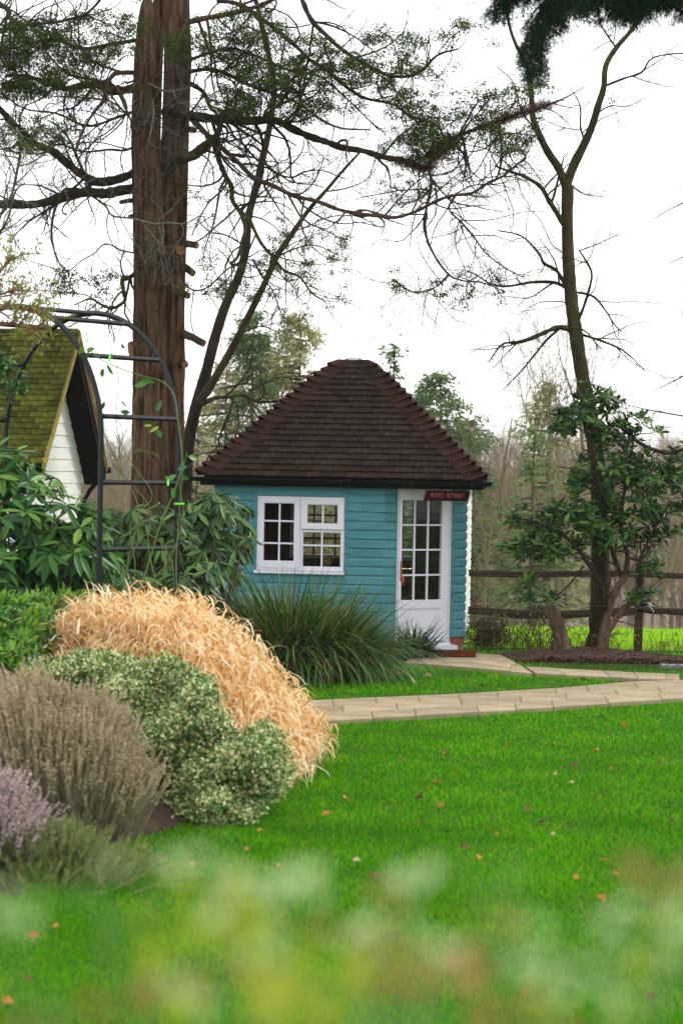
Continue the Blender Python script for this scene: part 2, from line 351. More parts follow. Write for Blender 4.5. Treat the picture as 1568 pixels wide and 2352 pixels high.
strip(N2[:3] + [(1560, 1561)], F2[:3] + [(1560, 1548)], 4, 1, mp2, z=.04)

# ------------------------------------------------------------------ shed
PHI = 5.0
shed = thing('summer_house', 'turquoise timber summer house with a pyramid tiled roof and white door across its corner', 'summer house', (0, 24.45, 0), -R(PHI))
SM = np.array(Matrix.Rotation(-R(PHI), 3, 'Z')); SO = np.array([0, 24.45, 0])
def to_loc(P): return (np.asarray(P) - SO) @ SM
CAML = to_loc([0, 0, CAMZ])
class Fr:   # a wall plane: origin, direction along, outward normal (shed space)
    def __init__(s, o, d):
        s.o = np.array([o[0], o[1], 0.]); s.d = norm(np.array([d[0], d[1], 0.])); s.n = np.array([s.d[1], -s.d[0], 0.])
    def T(s, v): v = np.asarray(v, float); return s.o + v[:, 0:1] * s.d + v[:, 1:2] * s.n + v[:, 2:3] * np.array([0, 0, 1.])   # (along, out, z)
    def hit(s, px, py, out=0.):
        P = to_loc(U(px, py, 10.)); r = P - CAML; t = ((s.o + s.n * out - CAML) @ s.n) / (r @ s.n); q = CAML + r * t
        return (q - s.o) @ s.d, q[2]
UL, UC, UR, CH, DEPTH = -1.57, .523, 1.51, .717, 3.1
front = Fr((UL, 0), (1, 0)); ch = Fr((UC, 0), (UR - UC, CH)); right = Fr((UR, CH), (0, 1)); left = Fr((UL, DEPTH), (0, -1)); back = Fr((UR, DEPTH), (-1, 0))
WF = UC - UL; WC = math.hypot(UR - UC, CH); WR = DEPTH - CH
ZB, ZT = .13, 2.06
def sx(fr, px, py=1230): return fr.hit(px, py)[0]
def zy(fr, py, px): return fr.hit(px, py)[1]
def wall(fr, W, mat, name, hole=None, inmat=None):
    mb = MB(); t0, t1 = -.06, -.012
    if hole:
        a, b, c, d = hole
        for x0, x1, z0, z1 in ((0, a, ZB, ZT), (b, W, ZB, ZT), (a, b, ZB, c), (a, b, d, ZT)):
            if x1 - x0 > .01 and z1 - z0 > .01: mb.box(x0, x1, t0, t1, z0, z1, fr.T)
    else: mb.box(0, W, t0, t1, ZB, ZT, fr.T)
    w = mb.build(name, mat, shed)
    mi = MB()
    if hole:
        for x0, x1, z0, z1 in ((.02, a, .1, ZT), (b, W - .02, .1, ZT), (a, b, .1, c), (a, b, d, ZT)):
            if x1 - x0 > .01 and z1 - z0 > .01: mi.box(x0, x1, -.075, -.063, z0, z1, fr.T)
    else: mi.box(.02, W - .02, -.075, -.063, .1, ZT, fr.T)
    mi.build('lining', M['inwood'], w)
    return w
BH = .1115
def boards(fr, parent, a, b, z0, z1, mat, phase=ZB, ea=0, eb=0):
    z = phase
    while z < z1 - .02:
        lo, hi = max(z, z0), min(z + BH, z1)
        if hi - lo > .02:
            j = random.uniform(-.0012, .0012)
            lo += .005; prof = [(lo, -.012), (lo, .017 + j), (lo + .003, .020 + j), (max(lo + .005, min(z + BH * .74, hi)), .018 + j), (max(lo + .006, min(z + BH * .86, hi)), .008 + j), (hi, .004), (hi, -.012)]
            v = []
            for x, e in ((a, ea), (b, eb)):
                v += [(x + e * p[1] * (1 if x == b else -1), p[1], p[0]) for p in prof]
            n = len(prof); F = [(i, i + 1, n + i + 1, n + i) for i in range(n - 1)] + [tuple(range(n)), tuple(range(2 * n - 1, n - 1, -1))]
            MB().add(fr.T(v), F).build('board', mat, parent)
        z += BH
# front wall and its window
c1 = lambda x: 564.5 + .16 * x
cy1 = lambda y: 1097.6 + .16 * y
wx = lambda x: sx(front, c1(x)); wz = lambda y: zy(front, cy1(y), 690)
H = (wx(160), wx(1412), wz(1330), wz(270))
fw = wall(front, WF, M['teal'], 'front_wall', H)
boards(front, fw, 0, H[0] - .045, ZB, ZT - .12, M['teal']); boards(front, fw, H[1] + .045, WF, ZB, ZT - .12, M['teal'], eb=.35)
boards(front, fw, H[0] - .045, H[1] + .045, ZB, H[2] - .035, M['teal'])
tr = MB()
tr.box(H[0] - .045, H[0] - .004, -.012, .016, H[2] - .03, H[3] + .05, front.T); tr.box(H[1] + .004, H[1] + .045, -.012, .016, H[2] - .03, H[3] + .05, front.T)
tr.box(H[0] - .004, H[1] + .004, -.012, .018, H[3] + .004, H[3] + .06, front.T); tr.box(H[0] - .05, H[1] + .05, -.012, .012, H[3] + .061, H[3] + .09, front.T)
tr.build('window_trim', M['teal'], fw)
MB().box(0, WF, -.012, .022, ZT - .12, ZT + .02, front.T).build('frieze_board', M['teal'], fw)
win = MB(); x0, x1, z0, z1 = H
def ring(mb, fr, a, b, c, d, wl_, wr, wb, wt, y0, y1, bev=.006):
    mb.box(a, a + wl_, y0, y1, c, d, fr.T); mb.box(b - wr, b, y0, y1, c, d, fr.T)
    mb.box(a + wl_, b - wr, y0, y1, c, c + wb, fr.T); mb.box(a + wl_, b - wr, y0, y1, d - wt, d, fr.T)
xm = wx(788)
ring(win, front, x0, x1, z0, z1, .035, .02, .035, .022, -.05, .006)
win.box(xm - .02, xm + .005, -.05, .007, z0 + .035, z1 - .022, front.T)
wo_ = win.build('window', M['upvc'], shed)
sash = MB()
def sashring(a, b, c, d, g, out):   # a..d outer, g glass (l, r, bottom, top)
    sash.box(a, g[0], -.035, out, c, d, front.T); sash.box(g[1], b, -.035, out, c, d, front.T); sash.box(g[0], g[1], -.035, out, c, g[2], front.T); sash.box(g[0], g[1], -.035, out, g[3], d, front.T)
    w = .008   # bevelled bead round the glass
    sash.box(g[0], g[0] + w, -.03, out - .012, g[2], g[3], front.T); sash.box(g[1] - w, g[1], -.03, out - .012, g[2], g[3], front.T)
    sash.box(g[0] + w, g[1] - w, -.03, out - .012, g[2], g[2] + w, front.T); sash.box(g[0] + w, g[1] - w, -.03, out - .012, g[3] - w, g[3], front.T)
panes = []; bars = MB()
def barsin(fr, bm, g, xs, zs, y0=-.026, y1=-.004, w=.0105):
    for x in xs: bm.box(x - w, x + w, y0, y1, g[2], g[3], fr.T)
    for z in zs:
        ed = [g[0]] + [q for x in xs for q in (x - w, x + w)] + [g[1]]
        for i in range(0, len(ed), 2): bm.box(ed[i], ed[i + 1], y0, y1 - .001, z - w, z + w, fr.T)
    X = [g[0]] + list(xs) + [g[1]]; Z = [g[2]] + sorted(zs) + [g[3]]
    return [(X[i], X[i + 1], Z[j], Z[j + 1]) for i in range(len(X) - 1) for j in range(len(Z) - 1)]
g1 = (wx(250), wx(700), wz(1205), wz(362)); sashring(x0 + .032, xm - .016, z0 + .03, z1 - .018, g1, .022)
pl = barsin(front, bars, g1, [wx(478)], [wz(625), wz(945)])
g2 = (wx(872), wx(1322), wz(655), wz(374)); sashring(xm + .004, x1 - .012, wz(730), z1 - .018, g2, .026)
pl += barsin(front, bars, g2, [wx(1100)], [])
g3 = (wx(815), wx(1368), wz(1278), wz(772)); sashring(xm + .006, x1 - .016, z0 + .03, wz(742), g3, .002)
pl += barsin(front, bars, g3, [wx(1092)], [wz(965)])
sash.build('sash', M['upvc'], wo_); bars.build('glazing_bar', M['upvc'], wo_)
for a, b, c, d in pl: MB().box(a, b, -.019, -.015, c, d, front.T).build('pane', M['glass'], wo_)
MB().box(x0 - .03, x1 + .012, -.01, .055, z0 - .04, z0 - .004, front.T).build('sill', M['upvc'], wo_)
# chamfered corner with the door
c2 = lambda x: 878 + .18 * x
cy2 = lambda y: 1097.6 + .18 * y
dx = lambda x, y=1250: sx(ch, c2(x), y); dz = lambda y, x=500: zy(ch, cy2(y), c2(x))
c3 = lambda x: 846.7 + .18 * x
cy3 = lambda y: 1317 + .18 * y
D0, D1 = sx(ch, 909, 1300), sx(ch, 1033, 1300); DZ0 = zy(ch, cy3(885), 985); DZ1 = 2.02
cw = wall(ch, WC, M['teal'], 'corner_wall', (D0, D1, .1, DZ1))
boards(ch, cw, 0, D0 - .02, ZB, ZT, M['teal'], ea=.35)
boards(ch, cw, D1 + .05, WC, ZB, ZT, M['teal'], eb=.35)
MB().box(D1 + .003, D1 + .048, -.012, .02, ZB, ZT, ch.T).build('door_trim', M['teal'], cw)
MB().box(D0 - .02, D0 - .003, -.012, .014, ZB, ZT, ch.T).build('door_trim', M['teal'], cw)
door = MB()
ring(door, ch, D0, D1, DZ0, DZ1, .035, .045, .01, .05, -.05, .004); door.box(D0 + .001, D0 + .012, .004, .018, DZ0, DZ1, ch.T); door.box(D1 - .016, D1 - .001, .004, .018, DZ0, DZ1, ch.T)
door = door.build('door_frame', M['upvc'], shed)
l0, l1, lz0, lz1 = D0 + .028, D1 - .048, DZ0 + .014, DZ1 - .05
G = (dx(238), dx(745), zy(ch, cy3(338), 965), dz(285))
pz0, pz1 = zy(ch, cy3(812), 985), zy(ch, cy3(440), 965)
px0, px1 = sx(ch, c3(392), 1420), sx(ch, c3(905), 1420)
lf = MB()
for a, b, c, d, o1 in ((l0, G[0], lz0, lz1, .02), (G[1], l1, lz0, lz1, .02), (G[0], G[1], G[3], lz1, .02), (G[0], G[1], pz1, G[2], .02), (G[0], G[1], lz0, pz0, .02), (G[0], G[1], pz0, pz1, .006)):
    lf.box(a, b, -.03, o1, c, d, ch.T)
lf.box(G[0], G[0] + .014, .006, .016, pz0, pz1, ch.T); lf.box(G[1] - .014, G[1], .006, .016, pz0, pz1, ch.T); lf.box(G[0] + .014, G[1] - .014, .006, .016, pz1 - .014, pz1, ch.T); lf.box(G[0] + .014, G[1] - .014, .006, .016, pz0, pz0 + .014, ch.T)
lf.box(l0, l1, .02, .034, lz0 + .005, lz0 + .035, ch.T)
leaf = lf.build('door', M['upvc'], shed)
db = MB(); rows = [dz(y) for y in (602, 918, 1240)]
pd = barsin(ch, db, G, [dx(405), dx(576)], rows, -.02, .008, .0105); db.build('glazing_bar', M['upvc'], leaf)
for a, b, c, d in pd: MB().box(a, b, -.012, -.008, c, d, ch.T).build('pane', M['glass'], leaf)
hx = l0 + .035
MB().box(hx - .014, hx + .014, .02, .027, dz(1318, 200), dz(1062, 200), ch.T).build('handle_plate', M['barge'], leaf)
hz = dz(1158, 200); hb = MB().tubes(ch.T([(hx, .027, hz), (hx, .06, hz)]), np.array([.008, .008]), 8); hb.tubes(ch.T([(hx, .06, hz), (hx + .03, .066, hz), (hx + .08, .06, hz - .003), (hx + .125, .06, hz + .002)]), np.array([.009, .0075, .007, .008]), 8)
hb.build('handle', M['brass'], leaf, True)
kt = MB(); kx = hx + .012; kz = dz(1265, 230)
kt.tubes(ch.T([(hx, .027, kz + .01), (hx + .004, .04, kz + .006)]), np.array([.004, .004]), 6)
for w in range(3): kt.tubes(ch.T([(kx - .01, .036, kz + .004), (kx + .004 + .006 * w, .04, kz - .02), (kx + .012 - .004 * w, .038, kz - .05), (kx + .01 + .004 * w, .036, kz - .085 - .01 * w)]), np.array([.006, .009, .007, .003]), 5)
kt.build('key_tag', M['orange'], leaf, True)
th = MB(); th.box(D0, D1 - .002, -.04, .05, DZ0 - .03, DZ0 - .001, ch.T); th.box(D0, D1 + .05, .0, .13, DZ0 - .085, DZ0 - .032, ch.T)
th.build('threshold', M['upvc'], shed)
rw = wall(right, WR, M['cream'], 'side_wall'); boards(right, rw, 0, WR, ZB, ZT, M['cream'], ea=.35)
lw = wall(left, DEPTH, M['cream'], 'side_wall'); boards(left, lw, 0, DEPTH, ZB, ZT, M['cream'])
# back wall with its window, seen through the front glass
def bx(X, Y): return UR - to_loc([X, Y, 0])[0]
BW0, BW1 = bx(1.02, 27.4), bx(-.72, 27.4); BZ0 = .98; BZ1 = 1.86
bw = wall(back, UR - UL, M['cream'], 'back_wall', (BW0, BW1, BZ0, BZ1)); boards(back, bw, 0, UR - UL, ZB, BZ0 - .03, M['cream']); 
bwf = MB(); ring(bwf, back, BW0, BW1, BZ0, BZ1, .05, .05, .05, .05, -.07, .01)
bbm = MB(); gb = (BW0 + .05, BW1 - .05, BZ0 + .05, BZ1 - .05)
xs = sorted([bx((px - 784) / FV * 27.4, 27.4) for px in (719, 769, 820, 871, 925)])
pb = barsin(back, bbm, gb, xs, [1.255, 1.575], -.04, -.01, .014)
bwo = bwf.build('window', M['upvc'], shed); bbm.build('glazing_bar', M['barge'], bwo)
MB().box(gb[0], gb[1], -.03, -.026, gb[2], gb[3], back.T).build('pane', M['glass'], bwo)
poly = [(UL, 0), (UC, 0), (UR, CH), (UR, DEPTH), (UL, DEPTH)]
pin = [(UL + .08, .08), (UC - .03, .08), (UR - .08, CH + .06), (UR - .08, DEPTH - .08), (UL + .08, DEPTH - .08)]
MB().prism(pin, .06, .115, lambda v: v).build('floor', M['infloor'], shed)
MB().prism(pin, ZT - .03, ZT - .005, lambda v: v).build('ceiling', M['inwood'], shed)
MB().prism([(UL + .02, .03), (UC - .01, .03), (UR - .03, CH + .02), (UR - .03, DEPTH - .03), (UL + .02, DEPTH - .03)], -.1, .125, lambda v: v).build('plinth', M['mortar'], shed)
# bricks of the plinth: two courses along the walls
for fr, W, off in ((front, WF, 0), (ch, WC, .06), (right, WR, .1), (left, DEPTH, 0)):
    for r in range(2):
        x = -off * r - .01 * r
        while x < W:
            a, b = max(x, 0) + .004, min(x + .215, W) - .004
            if b - a > .03:
                zc = .002 + r * .066
                MB().box(a, b, -.08, -.012 + random.uniform(0, .003), zc, zc + .058, fr.T).build('brick', M['brick'], bpy.data.objects['plinth'])
            x += .225
# roof
RCU, RCV, RH, RZ, RAP = -.005, 1.57, 1.76, 2.09, 3.80
AL = math.atan2(RAP - RZ, RH); SL = RH / cos(AL); NC = 23; GA = SL / NC
def face(k):
    A = np.array(Matrix.Rotation(k * pi / 2, 3, 'Z'))
    return lambda v: (np.asarray(v) @ A.T) + np.array([RCU, RCV, 0])
roof = MB()
for k in range(4): roof.add(face(k)([(-RH + .03, -RH + .03, RZ - .03), (RH - .03, -RH + .03, RZ - .03), (.2, -.2, 3.56), (-.2, -.2, 3.56)]), [(0, 1, 2, 3)])
roof = roof.build('roof', M['darkwood'], shed)
TM = []
for vv in range(4):
    tw, tl, tt = .162, .145, .019; v = []; xs_ = np.linspace(-tw / 2, tw / 2, 4)
    for zz in (0, -tt):
        for yy in (0, tl):
            for x in xs_:
                cb = .004 * (1 - (x / tw * 2) ** 2) + random.uniform(-.0008, .0008)
                v.append((x, yy, zz + cb + (.002 if yy == 0 else 0)))
    F = [(i, i + 1, 4 + i + 1, 4 + i) for i in range(3)] + [(8 + i, 8 + i + 1, i + 1, i) for i in range(3)] + [(0, 4, 12, 8), (3, 11, 15, 7)]
    mb = MB().add(v, F); TM.append(mb.data('tile', M['tile']))
rest = MB()
def tile_at(k, s, x, first):
    A = Matrix.Rotation(k * pi / 2, 4, 'Z')
    tilt = AL - .19
    L = Matrix.Translation((RCU, RCV, 0)) @ A @ Matrix.Translation((x, -RH + (s - .01) * cos(AL), RZ + (s - .01) * sin(AL) + .038)) @ Matrix.Rotation(tilt + random.uniform(-.012, .012), 4, 'X') @ Matrix.Rotation(random.uniform(-.012, .012), 4, 'Y')
    me = TM[random.randrange(4)]
    if first:
        o = link('tile', me, roof); o.matrix_local = L
    else:
        v = np.empty(len(me.vertices) * 3, np.float32); me.vertices.foreach_get('co', v); v = v.reshape(-1, 3)
        Ln = np.array(L); rest.add(v @ Ln[:3, :3].T + Ln[:3, 3], F)
count = 0
for k in range(4):
    for c in range(NC):
        s = c * GA; hw = RH - s * cos(AL)
        x = -math.ceil(hw / .166) * .166 - (.083 if c % 2 else 0)
        while x < hw + .1:
            if abs(x) + .07 < hw and c < 20:
                tile_at(k, s, x + random.uniform(-.0015, .0015), k == 0); count += (k == 0)
            x += .166
rest.build('side_tiles', M['tile'], roof)['kind'] = 'stuff'
def bonnet(k, c):
    s = c * GA; hw = RH - s * cos(AL); z = RZ + s * sin(AL)
    up = norm(np.array([-cos(AL), cos(AL), sin(AL)])); up = up * (GA * 1.35 / sin(AL) * up[2] / up[2]) * .9
    W = min(.235, hw * .95); nn = norm(np.array([.45, -.45, 1.0])); inn = norm(np.array([-1., 1, 0])); top = []
    As = [-1, -.75, -.5, -.3, -.14, 0, .14, .3, .5, .75, 1]
    for b in (0, 1):
        for a in As:
            p = np.array([hw, -hw, z]) + up * b
            q = abs(a) * W; p = p + (np.array([-1., 0, 0]) if a < 0 else np.array([0, 1., 0])) * q
            lift = .026 + ((.105 if c < 18 else .075) * (1 - abs(a)) ** 1.25 + random.uniform(-.0015, .0015)) * (1 - .8 * b)
            p = p + nn * lift
            if abs(a) < .3: p = p + inn * .028 * (1 - abs(a) / .3) ** 1.2
            top.append(p)
    top = np.array(top); bot = top - nn * .016; n = len(As); m = 2 * n
    f = [(i, i + 1, n + i + 1, n + i) for i in range(n - 1)]; mb = MB().add(face(k)(np.r_[top, bot]), f + [(m + n + i, m + n + i + 1, m + i + 1, m + i) for i in range(n - 1)])
    lip = MB().add(face(k)(np.r_[top[:n] , bot[:n], top[:n] + (top[n:] - top[:n]) * .1 + nn * .0015]), [(i, n + i, n + i + 1, i + 1) for i in range(n - 1)] + [(2 * n + i, i, i + 1, 2 * n + i + 1) for i in range(n - 1)])
    return mb, lip
bkrest = MB()
for c in range(20):
    for k in (0, 3):
        mb, lip = bonnet(k, c); o = mb.build('hip_tile', M['bonnet'], roof, True)
        lo = lip.build('hip_tile_edge', M['redtile'], roof, False)
    for k in (1, 2):
        mb, lip = bonnet(k, c); mb.build('hip_tile', M['bonnet'], roof, True)
cap = MB(); zc = 3.575
for k in range(4):
    a = .24
    cap.add(face(k)([(-a, -a, zc + .035), (-a * .5, -a * 1.02, zc - .03), (0, -a * 1.02, zc - .05), (a * .5, -a * 1.02, zc - .03), (a, -a, zc + .035), (.08, -.08, 3.655), (-.08, -.08, 3.655), (-a, -a, zc + .015), (-a * .5, -a * 1.02, zc - .052), (0, -a * 1.02, zc - .074), (a * .5, -a * 1.02, zc - .052), (a, -a, zc + .015)]), [(0, 1, 6), (1, 2, 6), (2, 5, 6), (2, 3, 5), (3, 4, 5), (0, 7, 8, 1), (1, 8, 9, 2), (2, 9, 10, 3), (3, 10, 11, 4)])
cap.add(face(0)([(-.08, -.08, 3.655), (.08, -.08, 3.655), (.08, .08, 3.655), (-.08, .08, 3.655)]), [(0, 1, 2, 3)])
cap.build('apex_tile', M['bonnet'], roof)
ldm = MB(); th_ = np.linspace(0, pi, 9)
prof = [(-.10, -.085, 3.655), (-.055, -.14, 3.62), (0, -.175, 3.60), (.055, -.14, 3.62), (.10, -.085, 3.655), (.08, .06, 3.667), (-.08, .06, 3.667)]
ldm.add(face(0)(np.array(prof) + np.array([0, -.006, .010])), [(0, 1, 2), (0, 2, 4), (2, 3, 4), (0, 4, 5, 6)])
ldm.build('lead_cap', M['lead'], roof)
# gutter, fascia and brackets
def gutter(k, mat, x0, x1):
    n = 8; mb = MB(); a = np.linspace(pi, 2 * pi, n + 1); v = []
    for x in (x0, x1):
        v += [(x, -RH - .02 + .055 * cos(t), RZ - .005 + .05 * sin(t)) for t in a]
        v += [(x, -RH - .02 + .049 * cos(t), RZ - .005 + .044 * sin(t)) for t in a[::-1]]
    q = 2 * (n + 1); F_ = [(i, (i + 1) % q, q + (i + 1) % q, q + i) for i in range(q)]
    F_ += [(i, i + 1, q - 2 - i, q - 1 - i) for i in range(n)] + [(q + i + 1, q + i, q + q - 1 - i, q + q - 2 - i) for i in range(n)]
    return mb.add(face(k)(v), F_)
gu = gutter(0, None, -RH - .09, RH + .02).build('gutter', M['black'], shed)
gutter(1, None, -RH - .04, RH + .02).build('gutter', M['black'], shed); gutter(3, None, -RH - .02, RH - .4).build('gutter', M['black'], shed)
for x in np.linspace(-1.35, 1.6, 5): MB().box(x - .012, x + .012, -RH - .083, -RH + .05, RZ - .062, RZ - .012, face(0)).build('gutter_bracket', M['black'], gu)
cn = MB()
for i in range(6):
    t = i / 5 * pi / 2; cx, cy_ = RH + .0, -RH - .0; r = .09
    cn.tubes(face(0)([(cx - .02 + .10 * sin(t), cy_ + .02 - .10 * cos(t), RZ - .0), (cx - .02 + .075 * sin(t), cy_ + .02 - .075 * cos(t), RZ - .055)]), np.array([.013, .009]), 5)
cn.build('gutter_corner', M['black'], gu)
fs = MB()
for k in range(4):
    fs.box(-RH + .03, RH - .03, -RH + .035, -RH + .055, RZ - .10, RZ - .0, face(k)); fs.box(-RH + .06, RH - .06, -RH + .056, -RH + .30, RZ - .032, RZ - .02, face(k))
fs.build('fascia', M['darkwood'], shed)
# sign under the eave
sgn = thing('name_sign', "dark red wooden sign reading ROSE'S RETREAT hanging from the eave above the door", 'sign')
sa = UA([(973.5, 1126), (1079, 1128), (1074, 1150.5), (972, 1149)], 24.02); sa[:, 1] += np.array([0, -.05, -.05, 0])
sa[0] = U(978, 1126, 24.05)
nrm_ = norm(np.cross(sa[1] - sa[0], sa[3] - sa[0])); nrm_ = nrm_ if nrm_[1] < 0 else -nrm_
sb = sa - nrm_ * .02
MB().add(np.r_[sa, sb], [(0, 3, 2, 1), (4, 5, 6, 7), (0, 1, 5, 4), (1, 2, 6, 5), (2, 3, 7, 6), (3, 0, 4, 7)]).build('board', M['signwood'], sgn)
fc = bpy.data.curves.new('lettering', 'FONT'); fc.body = "ROSE'S  RETREAT"; fc.size = .075; fc.extrude = .0015; fc.offset = -.0006; fc.shear = .25; fc.space_character = 1.12; fc.align_x = 'CENTER'; fc.align_y = 'CENTER'; fc.resolution_u = 2
fo = bpy.data.objects.new('lettering_tmp', fc); col.objects.link(fo); dg = bpy.context.evaluated_depsgraph_get()
me = bpy.data.meshes.new_from_object(fo.evaluated_get(dg)); bpy.data.objects.remove(fo); me.materials.clear(); me.materials.append(M['signred']); me.name = 'lettering'
lo = link('lettering', me, sgn); xa = norm(sa[1] - sa[0]); ya = np.cross(nrm_, xa); c = sa.mean(0) + nrm_ * .006
wtxt = max(v.co.x for v in me.vertices) - min(v.co.x for v in me.vertices); kx_ = np.linalg.norm(sa[1] - sa[0]) * .76 / wtxt
lo.matrix_world = Matrix(((xa[0] * kx_, ya[0], nrm_[0], c[0]), (xa[1] * kx_, ya[1], nrm_[1], c[1]), (xa[2] * kx_, ya[2], nrm_[2], c[2]), (0, 0, 0, 1)))
hk = MB()
for t in (.1, .9):
    p = sa[0] * (1 - t) + sa[1] * t - nrm_ * .01; hk.tubes([p - [0, 0, .005], p + [0, 0, .05]], [.0025, .0025], 5)
hk.build('hook', M['black'], sgn)
# door mat, inside furniture and vase
mt = UG(1032, 1502, .065); dm = thing('door_mat', 'rusty brown coir door mat lying on the slabs before the white door', 'door mat', tuple(mt), -R(4))
mbm = MB(); n_ = 22
for i in range(n_):
    for j in range(8):
        pass
mg = []
mbm.add([(x * (.31), y * .2, z) for z in (-.008, .022) for x, y in ((-1, -1), (1, -1), (1, 1), (-1, 1))], [(0, 1, 5, 4), (1, 2, 6, 5), (2, 3, 7, 6), (3, 0, 4, 7), (4, 5, 6, 7)])
mbm.build('backing', M['mat'], dm)
nb = 5000; P = np.stack([rng.uniform(-.315, .315, nb), rng.uniform(-.205, .205, nb), np.full(nb, .018)], -1)
tf = MB().blades(P, rng.uniform(0, 6.28, nb), rng.uniform(.012, .024, nb), .004, rng.uniform(0, .5, nb), .3, 1).build('bristles', M['mat'], dm); tf['kind'] = 'stuff'
tb = thing('table', 'dark wooden table standing inside the summer house behind the window', 'table', tuple(SO + SM @ np.array([-.35, .75, .115])), -R(PHI))
MB().box(-.5, .5, -.28, .28, .62, .65).build('table_top', M['inwood'], tb)
for a in (-.46, .46):
    for b in (-.24, .24): MB().box(a - .02, a + .02, b - .02, b + .02, 0, .618).build('leg', M['inwood'], tb)
vp = U(750, 1300, 25.0); vz = .115 + .65
vs_ = thing('dried_flowers', 'pale dried flower head in a dark vase behind the lower window pane', 'flowers', (vp[0], vp[1], vz))
MB().tubes([(0, 0, 0), (0, 0, .06), (0, 0, .12), (0, 0, .17)], [.03, .045, .035, .022], 10).build('vase', M['inwood'], vs_, True)
q = rdir(260) * rng.uniform(.3, 1, (260, 1)) * np.array([.06, .06, .09]) + np.array([0, 0, .30]); fm = MB(); fm.leaves(q, rdir(260), rdir(260), .022, .014, DT, DF)
fm.tubes([(0, 0, .15), (.004, 0, .3)], [.003, .003], 4); fm.build('flower_head', M['dleafp'], vs_)

# ------------------------------------------------------------------ white boarded house with mossy roof
P0, P1, PA = U(104, 1053, 26.0), U(240, 1066, 29.0), U(182, 772, 27.5)
gd = norm((P1 - P0) * np.array([1, 1, 0])); ld = np.array([-gd[1], gd[0], 0]); ld = ld if ld[0] < 0 else -ld   # gable direction, ridge direction (to the left)
span = np.linalg.norm((P1 - P0)[:2]); HE = 2.2; HR = PA[2]
hs = thing('garden_house', 'white boarded house with steep mossy green tiled roof behind the rhododendron', 'house', (P0[0], P0[1], 0), math.atan2(gd[1], gd[0]))
# house space: x along gable (away), y along ridge? (left) ; built directly
hr = math.atan2(gd[1], gd[0]); ly = 1 if (np.array([-sin(hr), cos(hr)]) @ ld[:2]) > 0 else -1
hx0 = 0; OV = .33
gmb = MB(); half = span / 2; rise = HR - HE; HA = math.atan2(rise, half)
wall_in = .12
gmb.add([(wall_in, ly * OV, -.1), (span - wall_in, ly * OV, -.1), (span - wall_in, ly * OV, HE + .12), (half, ly * OV, HR - .14), (wall_in, ly * OV, HE + .12)], [(0, 1, 2, 3, 4)])
gmb.box(wall_in, span - wall_in, min(ly * OV, ly * 7), max(ly * OV, ly * 7) , -.1, HE + .05)
hwll = gmb.build('wall', M['hboard'], hs)
z = 0.1; bp = .168
while z < HR - .25:
    zt_ = min(z + bp, HR - .2)
    ins = lambda q: wall_in if q < HE + .12 else wall_in + (q - HE - .12) / math.tan(HA) * 1.0
    a0, a1 = ins(z), ins(zt_)
    if span - 2 * a1 > .06:
        v = [(a0, ly * (OV - .022), z), (span - a0, ly * (OV - .022), z), (span - a1, ly * (OV - .006), zt_), (a1, ly * (OV - .006), zt_), (a0, ly * (OV + .01), z), (span - a0, ly * (OV + .01), z)]
        MB().add(v, [(0, 1, 2, 3), (0, 4, 5, 1)]).build('board', M['hboard'], hwll)
    z = zt_
hrf = MB(); LR = 6.5
hrf.add([(-.1, 0, HE - .02), (half, 0, HR), (half, ly * LR, HR), (-.1, ly * LR, HE - .02), (span + .1, 0, HE - .02), (span + .1, ly * LR, HE - .02)], [(0, 1, 2, 3), (1, 4, 5, 2)])
hrf.add([(-.1, 0, HE - .1), (half, 0, HR - .1), (half, ly * LR, HR - .1), (-.1, ly * LR, HE - .1), (span + .1, 0, HE - .1), (span + .1, ly * LR, HE - .1)], [(0, 3, 2, 1), (1, 2, 5, 4)])
hroof = hrf.build('roof', M['darkwood'], hs)
sl = math.hypot(half + .1, rise); nrow = int(sl / .098); gah = sl / nrow
HM = []
for q in range(3):
    tw, tl = .17, .15; F2_ = F; v = []
    for zz in (0, -.022):
        for yy in (0, tl):
            for x in np.linspace(-tw / 2, tw / 2, 4): v.append((x, yy, zz + random.uniform(-.0035, .0035) * (yy == 0)))
    HM.append(MB().add(v, [(i, i + 1, 4 + i + 1, 4 + i) for i in range(3)] + [(8 + i, 8 + i + 1, i + 1, i) for i in range(3)] + [(0, 4, 12, 8), (3, 11, 15, 7)]).data('tile', M['moss']))
hrest = MB(); nt_ = 0; FT = np.array([(i, i + 1, 4 + i + 1, 4 + i) for i in range(3)] + [(8 + i, 8 + i + 1, i + 1, i) for i in range(3)] + [(0, 4, 12, 8), (3, 11, 15, 7)])
for r in range(nrow):
    s = r * gah; xx = -.1 + s * cos(HA); zz = HE - .02 + s * sin(HA); y = .085; od = r % 2
    j = 0
    while y < LR:
        # tile's local x along ridge, local y up the slope
        ex = np.array([0, -ly, 0.]); ey = np.array([cos(HA - .14), 0, sin(HA - .14)]); ez = np.cross(ex, ey)
        if ez[2] < 0: ex = -ex; ez = -ez
        B = Matrix(((ex[0], ey[0], ez[0], xx - .01), (ex[1], ey[1], ez[1], ly * y), (ex[2], ey[2], ez[2], zz + .048 + random.uniform(-.003, .003)), (0, 0, 0, 1)))
        me_ = HM[random.randrange(3)]
        if y < 2.2: o = link('tile', me_, hroof); o.matrix_local = B
        else:
            v = np.empty(48, np.float32); me_.vertices.foreach_get('co', v); Bn = np.array(B); hrest.add(v.reshape(-1, 3) @ Bn[:3, :3].T + Bn[:3, 3], FT)
        y += .173 - (.086 if (od and j == 0) else 0); j += 1
    
